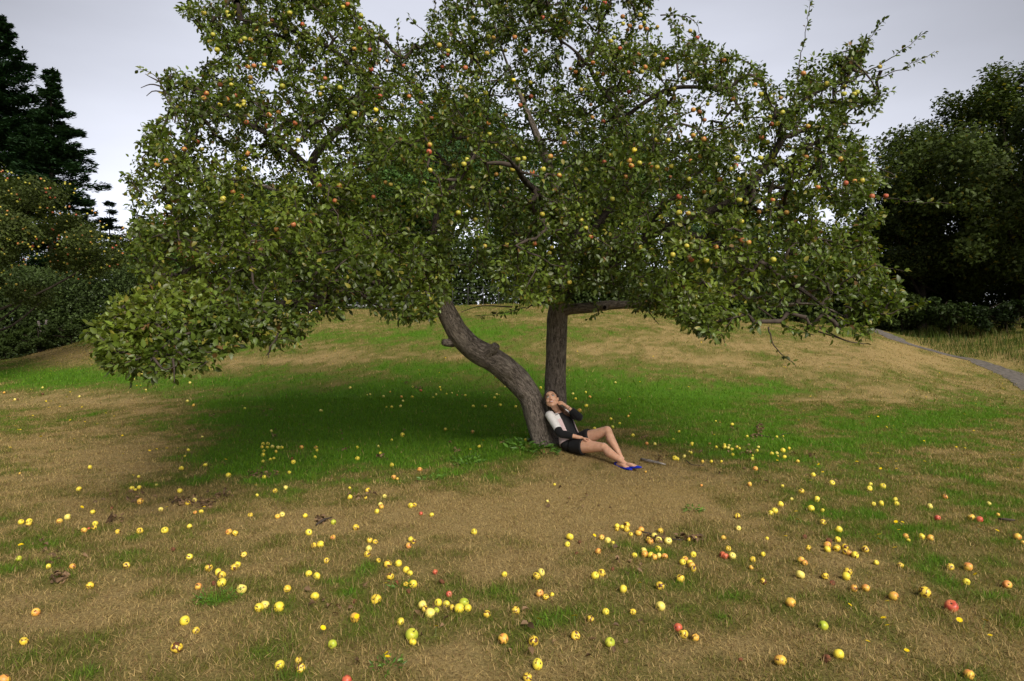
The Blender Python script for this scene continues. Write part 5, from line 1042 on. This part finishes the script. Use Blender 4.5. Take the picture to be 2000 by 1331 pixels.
def ell(c, r_, R_=None, nu=20, nv=14):
    V = []; fs = []
    for j in range(nv + 1):
        ph = math.pi * j / nv
        for i in range(nu): th = 2 * math.pi * i / nu; V.append((r_[0] * math.sin(ph) * math.cos(th), r_[1] * math.sin(ph) * math.sin(th), r_[2] * math.cos(ph)))
    for j in range(nv):
        for i in range(nu): a0, a1 = j * nu + i, j * nu + (i + 1) % nu; fs.append((a0, a0 + nu, a1 + nu, a1))
    V = np.array(V)
    if R_ is not None: V = V @ np.asarray(R_).T
    return V + np.array(c), fs
def fuse(name, parts_, voxel, mats, parent, smooth_it=4, solid=0.0, matfn=None, loc=None):
    V, Fs, n_ = [], [], 0
    for v, f in parts_: V.append(v); Fs += [tuple(q + n_ for q in p) for p in f]; n_ += len(v)
    V = np.vstack(V); me = bpy.data.meshes.new(name); me.from_pydata([tuple(map(float, v)) for v in V], [], Fs); me.update()
    o = bpy.data.objects.new(name, me); COL.objects.link(o)
    if solid: md = o.modifiers.new('s', 'SOLIDIFY'); md.thickness = solid; md.offset = 0
    if voxel: md = o.modifiers.new('r', 'REMESH'); md.mode = 'VOXEL'; md.voxel_size = voxel; md.use_smooth_shade = True
    if smooth_it: md = o.modifiers.new('m', 'SMOOTH'); md.iterations = smooth_it; md.factor = .5
    dg = bpy.context.evaluated_depsgraph_get(); dg.update(); ev = o.evaluated_get(dg); new = bpy.data.meshes.new_from_object(ev)
    bpy.data.objects.remove(o); new.name = name
    for m in (mats if isinstance(mats, list) else [mats]): new.materials.append(m) if True else None
    k = len(new.vertices); co = np.empty(k * 3, np.float32); new.vertices.foreach_get('co', co); co = co.reshape(-1, 3)
    if matfn is not None:
        cen = np.empty(len(new.polygons) * 3, np.float32); new.polygons.foreach_get('center', cen); new.polygons.foreach_set('material_index', np.asarray(matfn(cen.reshape(-1, 3)), np.int32))
    new.polygons.foreach_set('use_smooth', np.ones(len(new.polygons), bool))
    o = bpy.data.objects.new(name, new); COL.objects.link(o)
    if loc is not None:
        co -= np.array(loc, np.float32); new.vertices.foreach_set('co', co.ravel()); o.location = tuple(float(q) for q in loc)
    new.update()
    if parent is not None: child(o, parent)
    return o
def skinmat():
    m, n, b = newmat('skin'); t = n.nodes.new('ShaderNodeTexCoord'); no = n.nodes.new('ShaderNodeTexNoise'); no.inputs['Scale'].default_value = 22; no.inputs['Detail'].default_value = 4
    n.links.new(t.outputs['Object'], no.inputs[0]); r_ = n.nodes.new('ShaderNodeValToRGB'); r_.color_ramp.elements[0].position = .3; r_.color_ramp.elements[1].position = .7
    r_.color_ramp.elements[0].color = (.60, .32, .205, 1); r_.color_ramp.elements[1].color = (.72, .42, .29, 1); n.links.new(no.outputs[0], r_.inputs[0]); n.links.new(r_.outputs[0], b.inputs['Base Color'])
    b.inputs['Roughness'].default_value = .45; b.inputs['Subsurface Weight'].default_value = .15; b.inputs['Subsurface Radius'].default_value = (.01, .004, .002); b.inputs['Subsurface Scale'].default_value = 1.0
    return m
M_SKIN = skinmat()
M_WHITE = flat('white_knit', (.78, .76, .76), .85, .2, var=.05, scale=40, bump=.25, bscale=260, sheen=.2)
M_PINK = flat('pale_pink_knit', (.74, .56, .57), .85, .2, var=.05, scale=40, bump=.25, bscale=260, sheen=.2)
M_BLK = flat('black_knit', (.008, .008, .010), .85, .25, bump=.3, bscale=240, sheen=.1)
M_ROMP = flat('black_crepe', (.010, .010, .012), .7, .35, bump=.5, bscale=38)
M_BLUE = flat('cobalt_suede', (.004, .024, .42), .6, .35, var=.15, scale=60)
M_SOLE = flat('shoe_sole', (.25, .14, .07), .7)
def hairmat():
    m, n, b = newmat('dark_hair'); t = n.nodes.new('ShaderNodeTexCoord'); mp = n.nodes.new('ShaderNodeMapping'); mp.inputs['Scale'].default_value = (220, 220, 18)
    no = n.nodes.new('ShaderNodeTexNoise'); no.inputs['Scale'].default_value = 1; no.inputs['Detail'].default_value = 3; n.links.new(t.outputs['Object'], mp.inputs[0]); n.links.new(mp.outputs[0], no.inputs[0])
    r_ = n.nodes.new('ShaderNodeValToRGB'); r_.color_ramp.elements[0].color = (.004, .003, .003, 1); r_.color_ramp.elements[1].color = (.030, .018, .012, 1); n.links.new(no.outputs[0], r_.inputs[0]); n.links.new(r_.outputs[0], b.inputs['Base Color'])
    bu = n.nodes.new('ShaderNodeBump'); bu.inputs['Strength'].default_value = .6; bu.inputs['Distance'].default_value = .004; n.links.new(no.outputs[0], bu.inputs['Height']); n.links.new(bu.outputs[0], b.inputs['Normal']); b.inputs['Roughness'].default_value = .55
    return m
M_HAIR = hairmat(); M_HAIRB = flat('brown_hair_ends', (.10, .045, .02), .4, .5, var=.5, scale=90)

def J(px, py, D): return P(px, py, D)
pel = J(1118, 869, 9.62); lum = J(1111, 850, 9.70); chest = J(1100, 826, 9.80); upc = J(1093, 811, 9.85); neck0 = J(1089, 801, 9.84)
shR = J(1074, 811, 9.76); shL = J(1113, 808, 9.88)
hipR = J(1124, 871, 9.52); hipL = J(1129, 862, 9.72)
kneR = J(1179, 874, 9.25); ankR = J(1222, 907, 8.98)
kneL = J(1186, 841, 9.50); ankL = J(1215, 898, 9.22)
elR = J(1095, 847, 9.50); wrR = J(1137, 856, 9.42)
elL = J(1131, 815, 9.66); wrL = J(1106, 793.5, 9.66)
gpt = H(pel[0], pel[1])
def R(p, rx, ry): return (*p, rx, ry)
def mixp(a_, b_, t_, off=(0, 0, 0)): return a_ * (1 - t_) + b_ * t_ + np.array(off)
sho = unit(shL - shR)
torso = [R(mixp(pel, lum, -.45), .105, .075), R(pel, .158, .112), R(mixp(pel, lum, .55), .148, .098), R(lum, .122, .088), R(mixp(lum, chest, .5), .124, .090), R(chest, .138, .100), R(upc, .130, .085), R(mixp(upc, neck0, .6), .085, .062), R(neck0, .055, .05)]
limb = lambda pts: loft(pts, (0.1, 0.2, 1), 18, 5)
def leg(hip, kn, an, knee_out):
    up_ = unit(kn - hip); s_ = an - kn
    calfdir = unit(np.cross(np.cross(up_, s_), s_)); calfdir = calfdir if calfdir @ (up_) < 0 else -calfdir
    cd = np.array(calfdir)
    return [R(mixp(hip, kn, -.05), .098, .096), R(mixp(hip, kn, .12), .102, .100), R(mixp(hip, kn, .4), .092, .091), R(mixp(hip, kn, .75), .072, .071), R(mixp(hip, kn, .93), .063, .063), R(kn, .060, .062), R(mixp(kn, an, .10), .055, .057),
            R(mixp(kn, an, .30) + cd * .012, .060, .061), R(mixp(kn, an, .50) + cd * .008, .052, .053), R(mixp(kn, an, .75), .037, .038), R(mixp(kn, an, .93), .030, .032), R(an, .030, .032)]
legR, legL = leg(hipR, kneR, ankR, 1), leg(hipL, kneL, ankL, 1)
footRd = unit(J(1251, 909, 8.82) - ankR); toeR = J(1249, 913, 8.83); heelR = ankR - footRd * .045 + np.array((0, 0, -.035))
toeL = J(1231, 917, 8.86); heelL = J(1204, 909, 9.12)
def foot(an, toe, heel):
    m_ = mixp(heel, toe, .55, (0, 0, .022))
    return [loft([R(heel, .024, .024), R(mixp(heel, toe, .25, (0, 0, .022)), .030, .034), R(m_, .036, .026), R(mixp(heel, toe, .82, (0, 0, .006)), .036, .016), R(toe, .016, .010)], np.cross(unit(toe - heel), (0, 0, 1)), 16, 5),
            loft([R(an + (an - mixp(heel, toe, .3)) * .2, .029, .030), R(mixp(an, mixp(heel, toe, .30), .6), .032, .034), R(mixp(heel, toe, .36, (0, 0, .008)), .032, .03)], (1, 0, 0), 14, 4)]
armR = [R(mixp(shR, elR, -.04), .050, .050), R(mixp(shR, elR, .2), .049, .049), R(mixp(shR, elR, .6), .042, .042), R(elR, .038, .038), R(mixp(elR, wrR, .25), .037, .037), R(mixp(elR, wrR, .65), .030, .029), R(wrR, .025, .021)]
armL = [R(mixp(shL, elL, -.04), .050, .050), R(mixp(shL, elL, .25), .048, .048), R(mixp(shL, elL, .65), .042, .042), R(elL, .038, .038), R(mixp(elL, wrL, .25), .037, .037), R(mixp(elL, wrL, .65), .030, .029), R(wrL, .024, .020)]
def hand(wr, fwd, pn, thumb_side, curl, size=1.0):
    """palm and five separate bent fingers; fwd: wrist to knuckles, pn: out of the palm's inner face"""
    fwd = unit(fwd); pn = unit(pn - fwd * (pn @ fwd)); lat = np.cross(fwd, pn) * thumb_side; out_ = []
    kn_ = wr + fwd * .085 * size
    out_.append(loft([R(wr - fwd * .01, .023, .018), R(wr + fwd * .03 * size, .034, .015), R(wr + fwd * .06 * size, .039, .013), R(kn_, .038, .011)], lat, 14, 4))
    for q, (lo, ln) in enumerate(((.029, .070), (.010, .078), (-.010, .073), (-.028, .058))):
        p0 = kn_ + lat * lo * size - fwd * .012; d_ = fwd.copy(); pts = [p0]; a_ = curl[q]
        for seg, fr_ in enumerate((.45, .30, .25)):
            an_ = a_ * (.55 if seg == 0 else 1.0) ; d_ = unit(d_ * math.cos(an_) + pn * math.sin(an_) + lat * (lo * 1.2 if seg == 0 else 0)); pts.append(pts[-1] + d_ * ln * fr_ * size * 1.1)
        out_.append(loft([R(p, w_, w_) for p, w_ in zip(pts, (.0095, .009, .0082, .0068))], lat, 10, 4))
    t0 = wr + fwd * .022 * size + lat * .022; t1 = t0 + (fwd * .5 + lat * .75 + pn * .35) * .034; t2 = t1 + (fwd * .9 + lat * .25 + pn * .4) * .030; t3 = t2 + (fwd * .95 + pn * .3) * .022
    out_.append(loft([R(p, w_, w_) for p, w_ in zip((t0, t1, t2, t3), (.013, .0115, .010, .0078))], pn, 10, 4))
    return out_
handR = hand(wrR, J(1158, 857, 9.40) - wrR + np.array((0, -.01, -.015)), np.array((-.05, -.1, -1.)), -1, (.45, .5, .55, .6))
hL_fwd = J(1094, 784, 9.62) - wrL
handL = hand(wrL, hL_fwd, np.array((-.75, .25, -.45)), -1, (.75, .85, .95, 1.0), .95)
# head frame: looking up and a little to her right
hc = J(1077, 780.5, 9.72)
def Rx(a_): return np.array(Matrix.Rotation(a_, 3, 'X'))
def Ry(a_): return np.array(Matrix.Rotation(a_, 3, 'Y'))
def Rz(a_): return np.array(Matrix.Rotation(a_, 3, 'Z'))
RH = Ry(math.radians(-13)) @ Rz(math.radians(-4)) @ Rx(math.radians(-24))
HSZ = 1.11
def hd(v): return np.array(v) * HSZ * np.array((1.10, 1, 1)) @ RH.T + hc
def hell(c, r_, rot=None):
    V, f = ell((0, 0, 0), r_, rot, 24, 16); return hd(V + np.array(c)), f
def hloft(rows, side, sides=10, sub=4):
    V, f = loft(rows, side, sides, sub); return hd(V), f
head = [hell((0, .018, .035), (.074, .090, .080)), hell((0, -.018, -.010), (.066, .074, .092)), hell((0, -.036, -.066), (.050, .052, .044)), hell((0, -.052, -.090), (.030, .030, .024)), hell((.026, -.04, -.078), (.026, .034, .028)), hell((-.026, -.04, -.078), (.026, .034, .028)),
        hell((.036, -.052, -.030), (.028, .030, .030)), hell((-.036, -.052, -.030), (.028, .030, .030)), hell((0, -.062, .045), (.050, .026, .030)),
        hloft([(0, -.086, .022, .007, .007), (0, -.097, 0.0, .008, .009), (0, -.107, -.020, .011, .011), (0, -.100, -.031, .011, .009)], (1, 0, 0)), hell((.012, -.094, -.028), (.009, .010, .007)), hell((-.012, -.094, -.028), (.009, .010, .007)),
        hell((.074, .008, -.008), (.009, .018, .030), Rz(.35)), hell((-.074, .008, -.008), (.009, .018, .030), Rz(-.35)), hell((.044, -.022, -.052), (.026, .038, .034)), hell((-.044, -.022, -.052), (.026, .038, .034)),
        hell((0, -.080, -.055), (.030, .014, .020))]
neckl = loft([R(mixp(upc, neck0, .7), .062, .055), R(neck0, .052, .050), R(mixp(neck0, hd((0, .02, -.07)), .55), .048, .050), R(hd((0, .015, -.05)), .050, .055)], sho, 18, 5)
body_parts = [loft(torso, sho, 26, 6), loft(legR, (0, 0, 1), 20, 5), loft(legL, (0, 0, 1), 20, 5), loft(armR, (0, 0, 1), 16, 5), loft(armL, (0, 0, 1), 16, 5), neckl,
              ell(shR, (.058, .056, .052)), ell(shL, (.058, .056, .052)), ell(mixp(pel, hipR, .9), (.10, .10, .09)), ell(mixp(pel, hipL, .9), (.10, .10, .09)),
              ell(kneR + np.array((0.004, -.004, .016)), (.042, .042, .042)), ell(kneL + np.array((0.006, -.006, .016)), (.042, .042, .042))] + foot(ankR, toeR, heelR) + foot(ankL, toeL, heelL) + handR + handL + head
woman = empty('person', (float(pel[0]), float(pel[1]), float(gpt)))
tag(woman, 'smiling woman in black romper and blue shoes reclining against the leaning trunk, looking up', 'person')
fuse('body', body_parts, .0042, M_SKIN, woman, 5)
# ---- face
M_EYE = flat('eye_white', (.72, .70, .68), .25); M_IRIS = flat('iris', (.02, .011, .008), .2); M_LASH = flat('lashes', (.012, .008, .007), .7); M_LIP = flat('lips', (.50, .12, .11), .4); M_TEETH = flat('teeth', (.82, .80, .76), .3)
for sgn in (-1, 1):
    e_ = fuse('eye', [hell((sgn * .030, -.081, .014), (.0145, .009, .0065))], 0, M_EYE, woman, 0)
    fuse('iris', [hell((sgn * .030 + .001, -.0872, .0165), (.0062, .0042, .0055))], 0, M_IRIS, e_, 0)
    fuse('eyelashes', [hloft([(sgn * (.030 + dx), yy, zz, .0022, .0026) for dx, yy, zz in ((-.016, -.084, .0150), (-.007, -.0905, .0225), (.004, -.090, .0230), (.017, -.080, .0165))], (0, 1, 0))], 0, M_LASH, e_, 0)
    fuse('eyebrow', [hloft([(sgn * a_, b_, c_, .002, w_) for a_, b_, c_, w_ in ((.013, -.0895, .034, .0030), (.026, -.0895, .040, .0032), (.040, -.083, .041, .0026), (.050, -.073, .036, .0014))], (0, 1, 0))], 0, M_LASH, woman, 0)
fuse('teeth', [hloft([(-.019, -.0905, -.0535, .004, .0028), (-.009, -.0955, -.0575, .005, .0048), (0, -.097, -.0585, .005, .0052), (.009, -.0955, -.0575, .005, .0048), (.019, -.0905, -.0535, .004, .0028)], (0, 1, 0))], 0, M_TEETH, woman, 0)
fuse('lips', [hloft([(-.027, -.083, -.047, .002, .0012), (-.013, -.0965, -.0515, .0035, .0030), (0, -.0995, -.0520, .004, .0036), (.013, -.0965, -.0515, .0035, .0030), (.027, -.083, -.047, .002, .0012)], (0, 1, 0)),
              hloft([(-.027, -.083, -.047, .002, .0012), (-.014, -.0935, -.0625, .0035, .0034), (0, -.0965, -.0665, .004, .0046), (.014, -.0935, -.0625, .0035, .0034), (.027, -.083, -.047, .002, .0012)], (0, 1, 0))], 0, M_LIP, woman, 0)
# ---- hair: swept back from the forehead, falling behind the neck and over her left shoulder
hp = [hell((0, .034, .040), (.084, .088, .086)), hell((0, .05, -.01), (.078, .072, .085)), hloft([(-.050, -.036, .084, .020, .012), (-.072, -.022, .050, .016, .014), (-.082, .002, .005, .016, .018), (-.078, .018, -.05, .02, .02)], (0, 1, 0), 12),
      hloft([(.050, -.036, .084, .020, .012), (.072, -.020, .050, .015, .012), (.083, .006, .012, .014, .016)], (0, 1, 0), 12), hloft([(-.060, -.030, .086, .016, .014), (-.02, -.030, .106, .012, .010), (.02, -.030, .106, .012, .010), (.060, -.030, .086, .016, .014)], (0, 1, 0), 12)]
nb = neck0
for i in range(7):
    o_ = np.array((-.050 + i * .014, .03 + .01 * (i % 2), 0)); a_ = hd((-.05 + i * .016, .07, -.03)); hp.append(loft([R(a_, .022, .022), R(mixp(a_, nb + o_, .5, (-.008, .03, 0)), .024, .022), R(nb + o_ + np.array((-.02, .02, -.02)), .022, .02), R(nb + o_ * 1.3 + np.array((-.03, .02, -.12)), .012, .012)], sho, 10, 5))
for i in range(4):
    a_ = hd((-.055, .03 + .01 * i, -.03)); b_ = shR + np.array((.02 + .012 * i, .00 + .01 * i, .055)); hp.append(loft([R(a_, .016, .016), R(mixp(a_, b_, .5, (-.008, 0, 0)), .016, .014), R(b_, .012, .012)], sho, 8, 5))
fuse('hair', hp, .005, M_HAIR, woman, 3)
hp2 = []
for i in range(6):
    a_ = hd((.040 + .004 * i, .05, -.06)); b_ = neck0 + np.array((.055 + .011 * i, -.035 - .004 * i, .0 - .002 * i)); c_ = mixp(shL, chest, .35) + np.array((-.035 + .017 * i, -.115 + .006 * i, .035 - .007 * i))
    hp2.append(loft([R(a_, .013, .012), R(b_, .015, .012), R(mixp(b_, c_, .55, (0, -.015, .006)), .013, .010), R(c_, .005, .004)], sho, 8, 5))
o = fuse('hair', hp2, .0045, M_HAIRB, woman, 2); o['label'] = 'brown ends of hair over her left shoulder'
# ---- romper: sleeveless V-necked top joined to short loose legs
def grow(rows, g): return [(*r_[:3], r_[3] + g, r_[4] + g) for r_ in rows]
def shortleg(hip, kn, t1_, g=.014):
    return loft([R(mixp(hip, kn, -.12), .106, .104), R(mixp(hip, kn, .05), .112, .110), R(mixp(hip, kn, .22), .110 + g * .4, .108 + g * .4), R(mixp(hip, kn, t1_), .100 + g, .098 + g), R(mixp(hip, kn, t1_ + .004), .08, .08)], (0, 0, 1), 28, 5)
front_n = unit(np.cross(unit(upc - pel), sho)); front_n = front_n if front_n[1] < 0 else -front_n
rt = grow(torso[:-2], .010)
top_parts = [loft(rt, sho, 28, 6), shortleg(hipR, kneR, .30, .022), shortleg(hipL, kneL, .42, .020), ell(mixp(pel, hipR, .9) + np.array((0, 0, .0)), (.112, .112, .100)), ell(mixp(pel, hipL, .9), (.112, .112, .100)),
             ell(chest + front_n * .042 + sho * .052, (.068, .066, .070)), ell(chest + front_n * .042 - sho * .052, (.068, .066, .070)),
             loft([R(mixp(lum, pel, .05) + sho * -.12 + front_n * .03, .012, .012), R(mixp(lum, pel, .1) + front_n * .10, .014, .012), R(mixp(lum, pel, .05) + sho * .12 + front_n * .03, .012, .012)], (0, 0, 1), 10, 5),
             loft([R(mixp(lum, pel, .35) + sho * -.13 + front_n * .05, .010, .012), R(mixp(lum, pel, .45) + front_n * .115, .012, .010), R(mixp(lum, pel, .3) + sho * .13 + front_n * .04, .010, .012)], (0, 0, 1), 10, 5)]
for k in range(3):   # soft folds across the lap
    a_ = mixp(hipR, kneR, .02 + .07 * k) + np.array((-.01, -.09, .03)); b_ = mixp(hipR, kneR, .06 + .08 * k) + np.array((.02, .0, .103)); top_parts.append(loft([R(a_, .007, .007), R(mixp(a_, b_, .5, (0, -.018, .03)), .010, .009), R(b_, .006, .006)], (1, 0, 0), 8, 4))
top_parts.append(loft([R(mixp(upc, neck0, .25) - sho * .07 + front_n * .02, .020, .03), R(mixp(upc, neck0, .55) - sho * .062 + front_n * .0, .018, .028)], (0, 1, 0), 10, 4))
rm = fuse('romper', top_parts, .0055, M_ROMP, woman, 3)
# ---- cardigan: open front, pale panels, white upper sleeves and black lower sleeves
def shell(lo, hi, rows, g, mats, name):
    th0, th1 = lo, hi; return None
cd_rows = [R(mixp(pel, lum, .22), .180, .136), R(mixp(pel, lum, .7), .166, .126), R(lum, .150, .112), R(mixp(lum, chest, .5), .150, .114), R(chest, .160, .124), R(mixp(chest, upc, .6), .158, .118), R(upc, .150, .104), R(mixp(upc, neck0, .45), .112, .082), R(mixp(upc, neck0, .75), .078, .066)]
A = cr_interp(cd_rows, 6); t0_ = unit(upc - pel); s0 = unit(sho - t0_ * (t0_ @ sho)); n0_ = np.cross(t0_, s0)
sign = 1 if n0_ @ front_n > 0 else -1            # angle of the chest side
fa = math.pi / 2 * sign
cpar = loft(cd_rows, sho, 44, 6, fa + sign * math.radians(24), fa + sign * math.radians(360 - 52), closed=False)
def sleeve(rows, g): return loft(grow(rows, g), (0, 0, 1), 20, 5)
# panels (pink) and the white yoke near the shoulders
def mat_panel(c):
    t_ = (c - pel) @ t0_ ; L_ = (upc - pel) @ t0_
    return np.where(t_ > L_ * .80, 0, 1)
cdg = empty('cardigan', tuple(map(float, pel))); child(cdg, woman)
fuse('panel', [cpar], 0, [M_WHITE, M_PINK], cdg, 2, solid=.008, matfn=mat_panel)
def cut(rows, t0c, t1c):
    A_ = cr_interp(rows, 5); k = len(A_) - 1; i0, i1 = int(t0c * k), int(t1c * k) + 1; return [tuple(q) for q in A_[i0:i1]]
def wrinkled(rows, g, seed, amp=.004):
    V, f = loft(grow(rows, g), (0, 0, 1), 22, 2); d_ = (fbm(V[:, 0] * 38, V[:, 1] * 38, V[:, 2] * 38, seed=seed, o=2) - .5) * amp * 2
    return V + unit(V - V.mean(0)) * d_[:, None], f
wR = cut(armR, 0, .44); bR = cut(armR, .42, .80)
fuse('sleeve', [wrinkled(wR, .016, 3), ell(shR + np.array((0, 0, 0)), (.068, .066, .062))], .006, M_WHITE, cdg, 2)['label'] = 'white upper part of the right sleeve'
fuse('sleeve', [wrinkled(bR, .017, 4)], .006, M_BLK, cdg, 2)['label'] = 'black lower part of the right sleeve'
wL = cut(armL, 0, .26); bL = cut(armL, .24, .84)
fuse('sleeve', [wrinkled(wL, .014, 5), ell(shL, (.066, .064, .060))], .006, M_WHITE, cdg, 2)['label'] = 'white top of the left sleeve'
fuse('sleeve', [wrinkled(bL, .018, 6)], .006, M_BLK, cdg, 2)['label'] = 'black part of the left sleeve'
# ---- thin bangle and the pointed blue shoes
th = np.linspace(0, 2 * math.pi, 20); bc = mixp(elL, wrL, .82); fd = unit(wrL - elL); u1 = unit(np.cross(fd, (0, 0, 1))); u2 = np.cross(fd, u1)
tm = TM(); tm.tube(np.array([bc + (u1 * math.cos(a_) + u2 * math.sin(a_)) * .031 for a_ in th]), np.full(20, .0028), 6, cap=False); tm.build('bracelet', flat('dark_bangle', (.03, .02, .015), .3), woman)
def shoe(toe, heel, an, lab):
    d_ = unit(toe - heel); lat = unit(np.cross(d_, (0, 0, 1))); up_ = np.cross(lat, d_)
    tip = toe + d_ * .038
    e_ = empty('shoe', tuple(map(float, heel))); child(e_, woman); e_['label'] = lab
    up1 = loft([R(heel - d_ * .012 - up_ * .004, .016, .020), R(heel + d_ * .01, .031, .030), R(mixp(heel, toe, .25), .036, .022), R(mixp(heel, toe, .45) - up_ * .006, .041, .016), R(mixp(heel, toe, .68) - up_ * .0, .045, .022), R(mixp(heel, toe, .86), .040, .020), R(toe + d_ * .01, .024, .013), R(tip, .005, .005)], lat, 20, 5)
    back_ = loft([R(heel - d_ * .014 - up_ * .01, .030, .012), R(heel - d_ * .018 + up_ * .03, .026, .008), R(heel - d_ * .014 + up_ * .042, .018, .004)], lat, 14, 4)
    fuse('upper', [up1, back_], .0045, M_BLUE, e_, 2)
    so_ = loft([R(heel - d_ * .016 - up_ * .022, .022, .004), R(mixp(heel, toe, .3) - up_ * .024, .030, .004), R(mixp(heel, toe, .7) - up_ * .022, .040, .004), R(tip - up_ * .010, .006, .003)], lat, 14, 5)
    fuse('sole', [so_], 0, M_SOLE, e_, 0)
shoe(toeR, heelR, ankR, 'nearer blue shoe, toe pointing up to the right'); shoe(toeL, heelL, ankL, 'blue shoe tucked under the other ankle')
